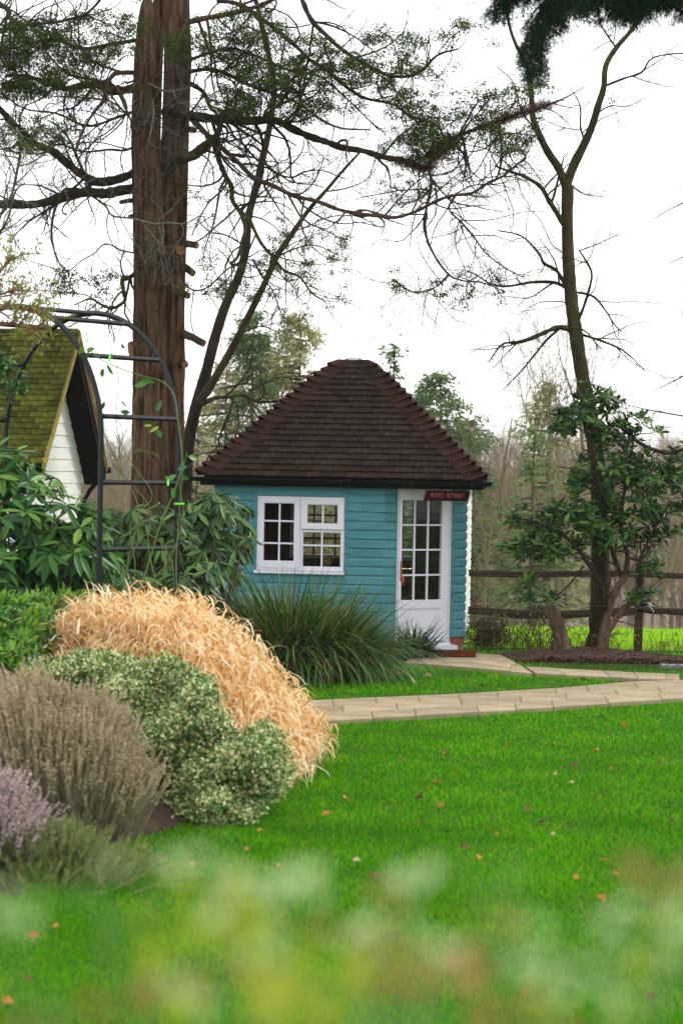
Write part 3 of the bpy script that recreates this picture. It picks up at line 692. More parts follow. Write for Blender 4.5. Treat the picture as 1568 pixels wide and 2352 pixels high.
for r in range(nrow):
    pass
hrest.build('far_tiles', M['moss'], hroof)['kind'] = 'stuff'
for i in range(10):   # ridge tiles
    mb = MB(); y0, y1 = i * .45 - .01, i * .45 + .44; a = np.linspace(-.25, pi + .25, 8); v = [(half + .11 * cos(t), ly * yy, HR - .01 + .10 * sin(t)) for yy in (y0, y1) for t in a]
    mb.add(v, [(i_, i_ + 1, 9 + i_, 8 + i_) for i_ in range(7)] + [tuple(range(8)), tuple(range(15, 7, -1))]).build('ridge_tile', M['moss'], hroof, False)
def slopebar(mat, name, y0, y1, dz0, dz1, side, par, ext=.1):
    xa_, xb_ = (-ext, half) if side < 0 else (span + ext, half)
    v = [(x, ly * y, z_ + d) for (x, z_) in ((xa_, HE - .02 - (ext - .1) * math.tan(HA)), (xb_, HR)) for y in (y0, y1) for d in (dz0, dz1)]
    return MB().add(v, [(0, 1, 3, 2), (4, 6, 7, 5), (0, 4, 5, 1), (2, 3, 7, 6), (0, 2, 6, 4), (1, 5, 7, 3)]).build(name, mat, par)
slopebar(M['verge'], 'verge', -.035, .015, -.03, .055, -1, hroof); slopebar(M['verge'], 'verge', -.035, .015, -.03, .055, 1, hroof)
slopebar(M['barge'], 'bargeboard', -.02, .005, -.10, -.032, 1, hs); slopebar(M['barge'], 'bargeboard', -.02, .005, -.10, -.032, -1, hs)
slopebar(M['darkwood'], 'soffit', .006, OV - .01, -.26, -.105, 1, hs); slopebar(M['darkwood'], 'soffit', .006, OV - .01, -.14, -.105, -1, hs)
gg = MB(); gg.tubes([(span + .16, ly * -.05, HE - .06), (span + .16, ly * 6, HE - .06)], [.05, .05], 8)
gg.build('gutter', M['black'], hs)
dp = MB(); dp.tubes([(span + .16, ly * .1, HE - .1), (span + .16, ly * .12, HE - .2), (span - .05, ly * .2, HE - .36), (span - .1, ly * .26, HE - .5), (span - .1, ly * .26, 0)], [.033] * 5, 8); dp.build('downpipe', M['black'], hs, True)

# ------------------------------------------------------------------ fence, wire, post
FY = 26.4
fence = thing('post_and_rail_fence', 'weathered post and rail fence with wire mesh behind the dark rhododendron', 'fence')
def rail(pts, hh, th_=.05, seg=26):
    P = UA(pts, FY); L = np.linspace(0, 1, seg); t = np.linspace(0, 1, len(P)); C = np.array([np.interp(L, t, P[:, k]) for k in range(3)]).T
    C[:, 2] += np.cumsum(rng.normal(0, .004, seg)) * .6; hv = hh * (1 + rng.normal(0, .06, seg)) / 2; v = []
    for i in range(seg):
        for a, b in ((-1, -.7), (-.5, -1), (.5, -1), (1, -.6), (1, .7), (.4, 1), (-.6, 1), (-1, .6)): v.append((C[i, 0], C[i, 1] + a * th_ / 2, C[i, 2] + b * hv[i]))
    F_ = [(i * 8 + q, i * 8 + (q + 1) % 8, i * 8 + 8 + (q + 1) % 8, i * 8 + 8 + q) for i in range(seg - 1) for q in range(8)] + [tuple(range(7, -1, -1)), tuple(range((seg - 1) * 8, seg * 8))]
    MB().add(v, F_).build('rail', M['rail'], fence, True)
rail([(980, 1308), (1085, 1318), (1200, 1322), (1330, 1320), (1476, 1321)], .085); rail([(1462, 1318), (1520, 1323), (1600, 1327), (1900, 1336)], .08)
rail([(980, 1398), (1085, 1403), (1200, 1412), (1300, 1413), (1476, 1404)], .105); rail([(1462, 1400), (1520, 1404), (1600, 1410), (1900, 1420)], .09)
rail([(500, 1290), (720, 1300), (990, 1311)], .085); rail([(500, 1380), (720, 1390), (990, 1400)], .09)
for px in (975, 1468, 1900, 500):
    c = U(px, 1320, FY + .06); mb = MB(); hgt = zt = c[2] + .16; w = .05
    mb.add([(x * w * s_, y * w * s_, z_) for z_, s_ in ((-.4, 1.05), (hgt - .02, 1), (hgt, .8)) for x, y in ((-1, -1), (1, -1), (1, 1), (-1, 1))], [(i + k, (i + 1) % 4 + k, (i + 1) % 4 + k + 4, i + k + 4) for k in (0, 4) for i in range(4)] + [(8, 9, 10, 11)])
    o = mb.build('post', M['rail'], fence); o.location = (c[0], c[1], 0)
wm = MB(); xs_ = np.arange(-1.6, 7, .115); zs_ = np.r_[np.arange(-.05, .45, .09), np.arange(.5, 1.0, .13)]
for z_ in zs_:
    n = 60; X = np.linspace(-1.6, 7, n); wm.tubes(np.stack([X, np.full(n, FY - .06) + rng.normal(0, .004, n), z_ + .012 * np.sin(X * 1.7 + z_ * 9) - .04], -1), np.full(n, .0018), 3)
for x in xs_: 
    n = 7; Z = np.linspace(-.12, .9, n); wm.tubes(np.stack([x + rng.normal(0, .006, n), np.full(n, FY - .06), Z], -1), np.full(n, .0017), 3)
wm.build('wire_mesh', M['wire'], fence)

# ------------------------------------------------------------------ branching wood
def spline(P, Rr, n):
    P = np.asarray(P, float); Rr = np.asarray(Rr, float)
    L = np.r_[0, np.cumsum(np.linalg.norm(np.diff(P, axis=0), axis=1))]; t = np.linspace(0, L[-1], n)
    Q = np.r_[[2 * P[0] - P[1]], P, [2 * P[-1] - P[-2]]]
    i = np.clip(np.searchsorted(L, t, side='right') - 1, 0, len(P) - 2); u = ((t - L[i]) / (L[i + 1] - L[i]))[:, None]
    p0, p1, p2, p3 = Q[i], Q[i + 1], Q[i + 2], Q[i + 3]
    C = .5 * (2 * p1 + (p2 - p0) * u + (2 * p0 - 5 * p1 + 4 * p2 - p3) * u ** 2 + (3 * p1 - p0 - 3 * p2 + p3) * u ** 3)
    return C, np.interp(t, L, Rr)
def spawn(P, Rr, m, L, ang=.9, curl=.35, grav=0., n=6, flat=.5, t0=.12, r0=.5, rmin=.002, up=None, pow_=1.):
    """m children from N parents P[N,k,3]; returns P[m,n,3], R[m,n]"""
    N, k, _ = P.shape; i = rng.integers(0, N, m); t = t0 + (1 - t0) * rng.random(m) ** pow_; q = t * (k - 1); a = np.clip(q.astype(int), 0, k - 2); f = (q - a)[:, None]
    S = P[i, a] * (1 - f) + P[i, a + 1] * f; T = norm(P[i, a + 1] - P[i, a]); rr = (Rr[i, a] * (1 - f[:, 0]) + Rr[i, a + 1] * f[:, 0])
    w = rng.normal(size=(m, 3)); w[:, 1] *= flat; w = norm(w - (w * T).sum(-1, keepdims=True) * T); A = (ang * rng.uniform(.6, 1.35, m))[:, None]
    d = norm(T * np.cos(A) + w * np.sin(A)); LL = rng.uniform(L[0], L[1], m) * (1.15 - .6 * t); st = (LL / (n - 1))[:, None]
    out = [S]; dd = d; cv = rng.normal(size=(m, 3)) * curl
    for j in range(n - 1):
        cv = cv * .55 + rng.normal(size=(m, 3)) * curl * .8; cv[:, 1] *= .8
        dd = norm(dd + cv * .5 + np.array([0, 0, grav])); out.append(out[-1] + dd * st)
    C = np.stack(out, 1); r = np.maximum(np.minimum(rr * r0, LL * .02), rmin); RR = np.maximum(r[:, None] * np.linspace(1, .35, n)[None], rmin * .75)
    return C, RR
def stack(L): return np.concatenate(L, 0)
def clump(tips, n, size, mb, Lf, Wf, T=DT, Fc=DF, droop=-.2, ax=None):
    N = len(tips); p = np.repeat(tips, n, 0) + rng.normal(size=(N * n, 3)) * np.array([size, size, size * .6])
    a = rdir(N * n, droop); mb.leaves(p, a, rdir(N * n), rng.uniform(.6, 1.3, N * n) * Lf, Wf, T, Fc)

# ------------------------------------------------------------------ big cypress with two stems
CD = 26.0
cy = thing('cypress_tree', 'big reddish barked cypress with two fused stems and bare lower branches', 'tree', tuple(U(365, 1480, CD) * [1, 1, 0] + [0, 0, -.1]))
def stem(axis, d, k=44, seed=0, name='trunk', mat=None, ridge=.15):
    P = np.array([U(a[0], a[1], d) for a in axis]); rr = np.array([a[2] * SC(d) for a in axis]); C, Rr = spline(P, rr, 90)
    C = loc(cy, C); mb = MB(); V = []
    th = np.arange(k) * 2 * pi / k
    ph = rng.uniform(0, 6.28, 6); kni = rng.uniform(5, 85, 26); knt = rng.uniform(2.6, 6.6, 26)
    for i in range(len(C)):
        rad = Rr[i] * (1 + ridge * np.sin(th * 5 + ph[0] + i * .02) * .6 + ridge * .6 * np.sin(th * 9 + ph[1] - i * .03) + ridge * .4 * np.sin(th * 3 + i * .11 + ph[2]) + ridge * .32 * np.sin(th * 17 + 1.3 * np.sin(i * .09 + ph[3])) + .10 * sum(np.exp(-((i - ki) / 1.6) ** 2 - (((th - kt + pi) % (2 * pi) - pi) / .28) ** 2) for ki, kt in zip(kni, knt)) + rng.normal(0, .012, k))
        V.append(np.stack([C[i, 0] + rad * np.cos(th), C[i, 1] + rad * np.sin(th), np.full(k, C[i, 2])], -1))
    i = np.arange(89)[:, None] * k; q = np.arange(k)[None]; F_ = np.stack([i + q, i + (q + 1) % k, i + k + (q + 1) % k, i + k + q], -1).reshape(-1, 4)
    mb.add(np.concatenate(V), F_); top = (89 * k + np.arange(k)); mb.add(np.zeros((0, 3)), [tuple(range(89 * k - mb.n, 89 * k - mb.n + k))])
    o = mb.build(name, mat or M['bark_red'], cy, True); return o
stem([(342, 1500, 52), (343, 1300, 44), (345, 1150, 40), (345, 1000, 38), (344, 800, 35), (341, 600, 33), (337, 450, 32), (332, 300, 27), (335, 150, 23), (336, 60, 17), (339, 10, 13), (339, -5, 8)], CD - .15)
stem([(384, 1500, 50), (383, 1300, 44), (382, 1150, 40), (384, 1000, 37), (386, 800, 34), (390, 600, 33), (398, 450, 27), (401, 300, 27), (403, 150, 27), (404, 0, 26), (406, -200, 26), (408, -600, 16), (408, -1000, 4)], CD + .1)
stem([(366, 420, 5), (364, 300, 5), (366, 130, 8), (368, 0, 15), (372, -200, 14), (376, -500, 5)], CD + .45)
def stub(p0, p1, r, cut=True, par=cy, mat='bark_red'):
    A = loc(par, np.array([U(*p0), U(*p1)])); C = np.array([A[0], A[0] * .5 + A[1] * .5 + [0, 0, .01], A[1]]); rr = np.array([1.25, 1.05, 1.]) * r * SC(CD)
    o = MB().tubes(C, rr, 10, False).build('branch_stub', M[mat], par, True)
    d = norm(A[1] - A[0]); e = MB(); ref = norm(np.cross(d, [0, 1., .2])); b_ = np.cross(d, ref); th = np.arange(10) * 2 * pi / 10
    e.add(np.array([A[1] + (ref * cos(t) + b_ * sin(t)) * r * SC(CD) for t in th]), [tuple(range(10))]); e.build('cut_face', M['cutwood'], o)
stub((372, 577, CD - .2), (415, 574, CD - .85), 11); stub((415, 560, CD), (453, 563, CD - .1), 7.5); stub((420, 612, CD), (444, 628, CD - .1), 8)
stub((374, 652, CD - .35), (409, 658, CD - .6), 4.5); stub((415, 672, CD), (432, 680, CD - .1), 7); stub((418, 765, CD), (468, 789, CD - .2), 8); stub((420, 880 - 45, CD), (425, 837, CD - .3), 8)
stub((345, 800, CD - .2), (300, 806, CD - .3), 21, mat='bark_red'); stub((420, 295, CD), (446, 299, CD - .2), 6.5); stub((310, 460, CD), (277, 464, CD - .2), 5); stub((312, 497, CD), (298, 497, CD - .2), 5)
br = [  # traced limbs: (pixels), depth change, start and end radius in photo px, material
 ([(318, 393), (265, 410), (220, 417), (190, 400), (155, 372), (120, 345), (75, 320), (30, 280), (-10, 235), (-60, 190)], -1.2, 11, 6, 'bark_dark'),
 ([(318, 432), (280, 434), (245, 445), (200, 442), (150, 450), (100, 468), (50, 470), (0, 473), (-60, 490)], -.8, 12, 8, 'bark_dark'),
 ([(318, 200), (260, 207), (230, 198), (195, 192), (150, 200), (110, 190), (60, 175), (10, 170)], -.6, 11, 3, 'bark_red'),
 ([(318, 166), (290, 163), (262, 172), (243, 200), (235, 230), (212, 265), (190, 310), (172, 350)], -1.1, 6, 2.5, 'bark_brown'),
 ([(-60, 90), (0, 70), (25, 62), (65, 57), (130, 48), (175, 40), (200, 30), (228, 0), (250, -40)], -1.5, 4, 2.5, 'bark_dark'),
 ([(-30, 0), (15, 20), (20, 45), (52, 54)], -1.0, 8, 4, 'bark_dark'),
 ([(325, 615), (298, 632), (280, 645), (288, 668), (281, 690), (258, 710), (235, 700), (205, 690), (170, 700)], -.9, 6, 1.5, 'bark_moss'),
 ([(325, 582), (280, 570), (245, 555), (215, 585), (185, 598), (150, 628), (120, 617), (65, 595), (10, 590)], -.8, 2, .8, 'bark_dark'),
 ([(195, 420), (210, 445), (240, 475), (260, 495), (300, 502), (350, 515), (390, 510), (425, 510), (462, 490)], -1.2, 3.2, 1.2, 'lichen'),
 ([(375, 255), (425, 260), (475, 268), (525, 272), (575, 276), (625, 272), (675, 295), (715, 315), (750, 327), (784, 339), (834, 347), (884, 360), (934, 372), (979, 385), (1000, 345), (1034, 320), (1084, 300), (1134, 280), (1184, 260), (1234, 245), (1284, 228), (1304, 220), (1340, 200)], -2.2, 11, 1, 'bark_dark'),
 ([(372, 385), (410, 367), (450, 350), (480, 325), (500, 305), (510, 275), (522, 240), (523, 213)], -.9, 14, 1.5, 'bark_moss'),
 ([(425, 258), (450, 285), (480, 310), (515, 345), (550, 375), (585, 407), (625, 430), (675, 447), (725, 462), (784, 477), (834, 487), (884, 495), (914, 497), (954, 482), (994, 465), (1034, 452), (1084, 440), (1114, 425), (1154, 407), (1184, 380), (1204, 360), (1194, 340)], -2.6, 6, 2, 'bark_brown'),
 ([(488, 320), (500, 365), (515, 400), (532, 425), (532, 460), (550, 485), (570, 500), (580, 525), (600, 560), (625, 590), (650, 620), (690, 640), (720, 670), (745, 695)], -1.2, 6.5, 1.5, 'bark_moss'),
 ([(533, 460), (550, 490), (557, 520), (557, 550), (545, 590), (535, 602), (555, 607)], -1.3, 4.5, 3, 'bark_moss'),
 ([(430, 50), (475, 40), (525, 32), (575, 17), (640, -10), (720, -60)], -.6, 7, 4, 'bark_red'),
 ([(690, -10), (715, 40), (750, 80), (784, 110), (814, 135), (859, 157), (899, 175), (944, 175), (974, 155), (1004, 125), (1050, 110)], -2.0, 5.5, 2, 'bark_dark'),
 ([(500, 0), (550, 10), (600, 40), (630, 65), (675, 100), (710, 135), (750, 160), (784, 190), (834, 225), (900, 240), (940, 270), (1000, 285), (1020, 310)], -1.8, 5.5, 2, 'bark_dark'),
 ([(425, 185), (465, 210), (480, 245), (495, 262)], -.6, 6, 3, 'bark_dark'),
 ([(425, 165), (480, 160), (525, 170), (575, 195), (620, 215), (680, 235), (740, 275), (784, 290), (850, 300)], -1.5, 5, 1.5, 'bark_dark'),
 ([(525, 352), (560, 355), (572, 330), (600, 350), (620, 385), (665, 405), (700, 395), (740, 390), (790, 410)], -1.2, 3.5, 1.2, 'bark_dark'),
 ([(1144, 280), (1151, 345), (1149, 390), (1134, 415)], -2.2, 3.5, 2.5, 'bark_dark'),
 ([(1059, 305), (1069, 360), (1064, 400)], -2.3, 4, 2, 'bark_dark'),
 ([(981, 380), (989, 425), (979, 480), (974, 525), (999, 580), (1029, 630), (1064, 645), (1109, 650), (1160, 670)], -2.2, 4, 1.2, 'bark_dark'),
 ([(1044, 450), (1034, 480), (1064, 510), (1094, 545), (1114, 580), (1154, 610), (1204, 635)], -2.4, 3, 1.2, 'bark_dark'),
 ([(1029, 630), (999, 660), (954, 670), (924, 655), (905, 640)], -2.2, 2.4, 1, 'bark_moss'),
 ([(420, 650), (450, 670), (480, 660), (520, 625), (555, 605), (600, 575)], -.9, 2.5, 1.2, 'bark_dark'),
 ([(580, 595), (600, 640), (625, 670), (645, 715), (665, 740)], -1.3, 2.4, 1, 'bark_dark'),
 ([(425, 140), (520, 110), (600, 130), (660, 165), (740, 180), (800, 230), (870, 300)], -1.6, 4, 1.5, 'bark_dark'),
 ([(320, 90), (260, 100), (190, 110), (120, 90), (40, 110), (-30, 120)], -.5, 5, 2, 'bark_dark'),
 ([(320, 250), (270, 270), (200, 285), (130, 260), (60, 250), (0, 215)], -1.0, 4, 1.5, 'bark_dark'),
 ([(320, 330), (290, 345), (250, 340), (190, 345), (130, 330), (90, 350), (20, 350)], -1.3, 3.5, 1.2, 'bark_dark'),
 ([(330, 185), (345, 215), (358, 250), (352, 290), (340, 330)], -.7, 3, 1.2, 'lichen'),
 ([(290, 190), (330, 185), (380, 210), (420, 205), (460, 190)], -.8, 2.6, 1, 'lichen'),
 ([(-20, 510), (20, 470), (45, 380), (48, 330), (40, 290)], -2.0, 4, 2.5, 'lichen'),
 ([(-20, 560), (15, 500), (35, 440), (60, 420)], -2.2, 3, 1.5, 'lichen'),
]
tips_all = []
def limb(par, pts, d, dd, r0, r1, mat, den=1., tw=(.5, 1.3), rmin=.0032, curl=.42, flat=.7, name='branch', grav=-.03, levels=3):
    n = len(pts); P = np.array([U(p[0], p[1], d + dd * i / (n - 1)) for i, p in enumerate(pts)])
    P = P + rng.normal(0, .012, P.shape) * (np.arange(n) > 0)[:, None]
    C, Rr = spline(P, np.linspace(1, 0, n) ** .9 * (r0 - r1) * SC(d) + r1 * SC(d), max(10, n * 4))
    L = np.linalg.norm(np.diff(C, axis=0), axis=1).sum(); Cl = loc(par, C); mb = MB().tubes(Cl, Rr * (1 + rng.normal(0, .09, len(Rr))), 8 if r0 > 4 else 5)
    P0, R0 = Cl[None], Rr[None]; m1 = int(L * 4.2 * den) + 2
    a, ra = spawn(P0, R0, m1, tw, .95, curl, grav, 8, flat, .08, .55, rmin); mb.tubes(a, ra, 4, False)
    tips = [a[:, -1], a[:, -3]]
    if levels > 1:
        b, rb = spawn(a, ra, m1 * 4, (tw[0] * .45, tw[1] * .55), .8, curl, grav, 6, flat, .2, .6, rmin * .8); mb.tubes(b, rb, 3, False); tips += [b[:, -1]]
        if levels > 2:
            c_, rc = spawn(b, rb, m1 * 11, (tw[0] * .22, tw[1] * .30), .7, curl, grav, 4, flat, .2, .7, rmin * .6); mb.tubes(c_, rc, 3, False); tips += [c_[:, -1]]
    mb.build(name, M[mat], par, True)
    return stack(tips) + np.array(par.location)
for pts, dd, r0, r1, mat in br:
    tips_all.append(limb(cy, pts, CD, dd, r0, r1, mat, den=1.6 if r1 > .9 else .6))
tips_all = stack(tips_all)
px, py = proj(tips_all)
# foliage: sprays where this half-bare tree still carries them (ellipses across its crown: centre, radii, density)
ell = [(130, 110, 190, 75, .9), (40, 170, 110, 60, .9), (250, 60, 90, 60, .7), (480, 90, 110, 80, .85), (420, 60, 70, 60, .6), (560, 110, 150, 90, .75), (640, 220, 170, 80, .62), (800, 190, 120, 70, .6), (980, 130, 130, 50, .8), (1090, 90, 110, 50, .6), (1000, 240, 130, 50, .65),
       (1130, 240, 120, 60, .5), (1260, 170, 90, 60, .7), (1330, 130, 80, 60, .65), (960, 330, 100, 50, .55), (690, 580, 120, 80, .42), (740, 690, 100, 50, .35), (610, 640, 80, 60, .3), (220, 660, 110, 45, .9), (130, 655, 60, 45, .9), (480, 440, 60, 30, .35), (470, 650, 80, 60, .45), (930, 440, 80, 40, .3), (1090, 665, 90, 50, .22), (960, 650, 80, 40, .2),
       (1160, 300, 90, 60, .5), (330, 30, 80, 40, .5), (60, 675, 90, 30, .8), (80, 300, 110, 50, .4), (200, 260, 90, 60, .4), (700, 130, 90, 70, .6), (900, 90, 70, 40, .6), (1410, 190, 60, 60, .4)]
pr = np.zeros(len(px))
for cx_, cy__, rx, ry, dn in ell: pr = np.maximum(pr, dn * (1 - sm(.7, 1.15, np.sqrt(((px - cx_) / rx) ** 2 + ((py - cy__) / ry) ** 2))))
keep = (rng.random(len(px)) < pr * .7)
K = tips_all[keep]; dn_ = pr[keep]; big = dn_ > .48; mbf = MB(); clump(loc(cy, K[big]), 44, .05, mbf, .045, .015, droop=-.15); Ks = K[~big]; Ks = Ks[rng.random(len(Ks)) < .8]; clump(loc(cy, Ks), 40, .042, mbf, .042, .014, droop=-.15); tl = tips_all[(px < 310) & (py > 30) & (py < 215) & (px > -40)]; tl = tl[rng.random(len(tl)) < .22]; clump(loc(cy, tl), 44, .055, mbf, .045, .015, droop=-.15); mbf.build('foliage', M['cyp'], cy)['kind'] = 'stuff'
near_red = ((np.abs(px - 1000) < 70) & (np.abs(py - 360) < 40)) | ((np.abs(px - 1170) < 110) & (np.abs(py - 270) < 45)) & (rng.random(len(px)) < .5)
K2 = tips_all[near_red & (rng.random(len(px)) < .3)]; mbf = MB(); clump(loc(cy, K2), 16, .07, mbf, .05, .009, droop=-.2)
for pts_ in ([(905, 366), (979, 385), (1000, 345), (1034, 320)], [(1100, 295), (1184, 262), (1234, 245), (1260, 238)]):
    P = np.array([U(p[0], p[1], CD - 1.3) for p in pts_]); C, _ = spline(P, np.ones(len(P)), 70); clump(loc(cy, C), 34, .05, mbf, .06, .008)
mbf.build('dead_foliage', M['dead'], cy)['kind'] = 'stuff'

# ------------------------------------------------------------------ leaning two-stemmed bare tree behind it
bt = thing('bare_tree', 'leaning bare tree with two slender mossy stems between cypress and summer house', 'tree', tuple(U(425, 1330, 28.5) * [1, 1, 0] + [0, 0, -.4]))
def trunk_line(par, axis, d, mat, name='trunk', k=10, n=60):
    P = np.array([U(a[0], a[1], a[3] if len(a) > 3 else d) for a in axis]); C, Rr = spline(P, [a[2] * SC(d) for a in axis], n)
    return MB().tubes(loc(par, C), Rr * (1 + rng.normal(0, .03, n)), k).build(name, M[mat], par, True)
trunk_line(bt, [(422, 1420, 16), (425, 1200, 15), (432, 1030, 14), (450, 935, 14), (470, 868, 13), (495, 770, 12), (520, 695, 11), (550, 630, 10), (565, 565, 9.5), (570, 500, 9), (585, 440, 8.5), (600, 375, 8), (615, 310, 7.5), (625, 250, 7), (630, 200, 7), (620, 140, 6.5), (605, 75, 6), (590, 10, 5), (560, -120, 3)], 28.5, 'bark_dark')
trunk_line(bt, [(455, 925, 9), (472, 903, 10), (504, 851, 9), (540, 787, 9), (576, 715, 8), (610, 645, 7), (635, 590, 7), (675, 530, 6), (710, 480, 5), (750, 435, 4), (784, 395, 3.5), (825, 350, 2.5)], 28.3, 'bark_moss', 'stem')
tps = []
for pts, dd, r0, r1, mat, dn in (
 ([(462, 930), (495, 913), (528, 906), (560, 908), (590, 923), (652, 921), (720, 905)], .8, 5, 2, 'bark_moss', 1.5),
 ([(538, 909), (525, 951), (509, 996), (500, 1032), (482, 1050), (471, 1077)], -.6, 3.2, 1, 'bark_dark', 1.6), ([(568, 918), (582, 945), (600, 972)], -.3, 2.4, 1.3, 'bark_dark', 1.),
 ([(520, 890), (560, 880), (600, 885), (640, 868), (690, 870), (730, 850)], 1, 2.6, 1, 'bark_moss', 2.2), ([(560, 760), (600, 745), (650, 760), (700, 740)], .6, 2, .8, 'bark_moss', 1),
 ([(635, 590), (680, 570), (720, 560), (770, 580)], .5, 2.4, 1, 'bark_moss', 1.4), ([(600, 375), (560, 330), (540, 280), (500, 250)], .6, 3, 1.2, 'bark_dark', 1.2), ([(625, 250), (680, 220), (720, 170), (740, 110)], .6, 3, 1.2, 'bark_dark', 1.2),
 ([(565, 565), (520, 540), (480, 530), (450, 500)], .4, 2.6, 1, 'bark_moss', 1), ([(675, 530), (700, 520), (760, 500), (820, 500), (870, 520)], .5, 2, .8, 'bark_moss', 1.1), ([(590, 420), (640, 400), (690, 350), (700, 300)], .3, 2.6, 1, 'bark_dark', 1.3),
 ([(605, 75), (560, 60), (520, 80), (480, 60)], .3, 2.6, 1, 'bark_dark', 1.4), ([(745, 440), (800, 430), (850, 400), (880, 340)], .3, 2, .8, 'bark_moss', 1.2)):
    tps.append(limb(bt, pts, 28.4, dd, r0, r1, mat, den=dn, tw=(.4, 1.1)))

# ------------------------------------------------------------------ tall forked tree on the right
TD = 25.05
rt = thing('forked_tree', 'tall bare forked tree growing up through the dark rhododendron by the fence', 'tree', tuple(U(1372, 1500, TD) * [1, 1, 0] + [0, 0, -.05]))
trunk_line(rt, [(1366, 1520, 33), (1370, 1490, 27), (1376, 1440, 24), (1378, 1340, 22), (1378, 1250, 21), (1374, 1100, 19), (1358, 970, 17), (1338, 870, 16), (1324, 780, 16), (1312, 690, 15), (1305, 600, 14), (1302, 500, 13), (1303, 450, 14), (1303, 425, 14)], TD, 'bark_moss', k=14, n=90)
for ax_ in ([(1303, 445, 12), (1304, 415, 11), (1319, 375, 11), (1339, 335, 10), (1359, 290, 9), (1374, 240, 8), (1386, 200, 7), (1391, 150, 6.5), (1414, 110, 6), (1444, 75, 5), (1474, 35, 4.5), (1490, -10, 4), (1510, -90, 2)],
            [(1303, 440, 10), (1284, 388, 9.5), (1259, 350, 9), (1239, 310, 8), (1224, 270, 7), (1219, 205, 6), (1209, 150, 5), (1184, 100, 4), (1169, 55, 3.5), (1150, -40, 2)]): trunk_line(rt, ax_, TD, 'bark_moss', 'stem', 9)
for pts, dd, r0, r1, dn in (([(1295, 515), (1264, 465), (1239, 430), (1204, 407), (1174, 395), (1140, 380)], -.5, 6.5, 2, .8), ([(1302, 662), (1274, 650), (1224, 645), (1164, 655), (1124, 650), (1094, 630), (1064, 622)], -.6, 4.5, 1, 1.1),
 ([(1298, 655), (1279, 620), (1249, 605), (1239, 580), (1199, 545), (1144, 530)], -.4, 4.5, 1.3, .9), ([(1325, 745), (1344, 690), (1359, 635), (1344, 600), (1331, 572)], -.3, 4, 2, .8), ([(1331, 575), (1374, 560), (1424, 535)], -.2, 1.8, 1, 1),
 ([(1318, 670), (1364, 685), (1394, 710), (1409, 740), (1429, 760)], -.4, 3.2, 1.4, 1), ([(1310, 757), (1284, 752), (1259, 765), (1219, 775), (1184, 785), (1150, 790), (1120, 830)], -.5, 6.5, 1.3, 1.4), ([(1325, 765), (1384, 784), (1430, 810), (1480, 850)], -.4, 3.5, 1.2, 1.3),
 ([(1388, 197), (1434, 180), (1474, 165), (1499, 135), (1568, 122), (1620, 130)], -.5, 3.2, 1.3, .9), ([(1310, 425), (1339, 445), (1384, 450)], -.3, 2.5, 1, 1), ([(1345, 330), (1330, 290), (1335, 240), (1310, 200)], .2, 3, 1, 1), ([(1370, 260), (1400, 240), (1440, 240), (1480, 220)], .2, 2, 1, 1),
 ([(1320, 740), (1300, 700), (1270, 690), (1230, 700), (1190, 730)], .3, 2, .8, 1), ([(1230, 300), (1200, 250), (1180, 190), (1140, 150)], .3, 2.5, 1, 1), ([(1415, 110), (1380, 60), (1360, 0)], .1, 2.5, 1, .9), ([(1310, 590), (1270, 560), (1240, 500), (1200, 470)], .2, 1.5, .8, .8)):
    limb(rt, pts, TD, dd, r0, r1, 'bark_moss', den=dn * .8, tw=(.3, 1.0), curl=.3, levels=3 if dn > 1.05 else 2, rmin=.0028)
# far bare tree reaching in at the right edge
et = thing('bare_tree', 'bare tree whose thin outer twigs reach in over the right edge of the field', 'tree', (7.9, 34, -.6))
MB().tubes(loc(et, np.array([(7.9, 34, -.6), (7.9, 34, 2), (7.8, 34, 5), (7.9, 34, 8), (8, 34, 11)])), [.22, .19, .14, .08, .02], 9).build('trunk', M['bark_dark'], et, True)
for pts in ([(1800, 420), (1720, 450), (1640, 440), (1560, 470), (1500, 500)], [(1800, 560), (1700, 600), (1620, 570), (1540, 600)], [(1800, 700), (1700, 700), (1620, 680), (1560, 720)], [(1800, 300), (1700, 380), (1620, 390), (1560, 430)], [(1800, 850), (1700, 800), (1600, 850), (1500, 900)], [(1800, 930), (1700, 960), (1600, 960), (1500, 940), (1440, 930)]):
    limb(et, pts, 34, 0, 3.5, 1, 'bark_brown', den=.7, tw=(.5, 1.3), rmin=.003, curl=.25)

# ------------------------------------------------------------------ overhanging conifer bough, top right
ov = thing('conifer_tree', 'dark drooping conifer foliage hanging in from the top right', 'conifer', (4.3, 14.0, -.05))
MB().tubes(np.array([(0, 0, 0), (0, 0, 3), (.05, 0, 6), (0, 0, 9)]), [.22, .2, .15, .08], 10).build('trunk', M['bark_red'], ov, True)
ovt = []
for pts in ([(2180, -330), (1900, -230), (1600, -110), (1480, -50), (1440, -10)], [(2180, -330), (1700, -170), (1400, -60), (1290, -30), (1240, 30), (1222, 100)], [(2180, -360), (1600, -210), (1250, -90), (1170, -60), (1150, -30)], [(2180, -260), (1800, -160), (1620, -90), (1560, -60)]):
    P = np.array([U(p[0], p[1], 14.) for p in pts]); C, Rr = spline(P, np.linspace(.05, .008, len(P)), 40); Cl = loc(ov, C); mb = MB().tubes(Cl, Rr, 6)
    a, ra = spawn(Cl[None], Rr[None], 260, (.12, .55), .9, .2, -.5, 6, 1.3, .3, .5, .003); mb.tubes(a, ra, 3, False)
    b, rb = spawn(a, ra, 1700, (.05, .2), .7, .2, -.5, 4, 1.3, .2, .5, .002); mb.tubes(b, rb, 3, False); mb.build('branch', M['bark_dark'], ov, True); ovt += [b[:, -1], b[:, 2], a[:, -1]]
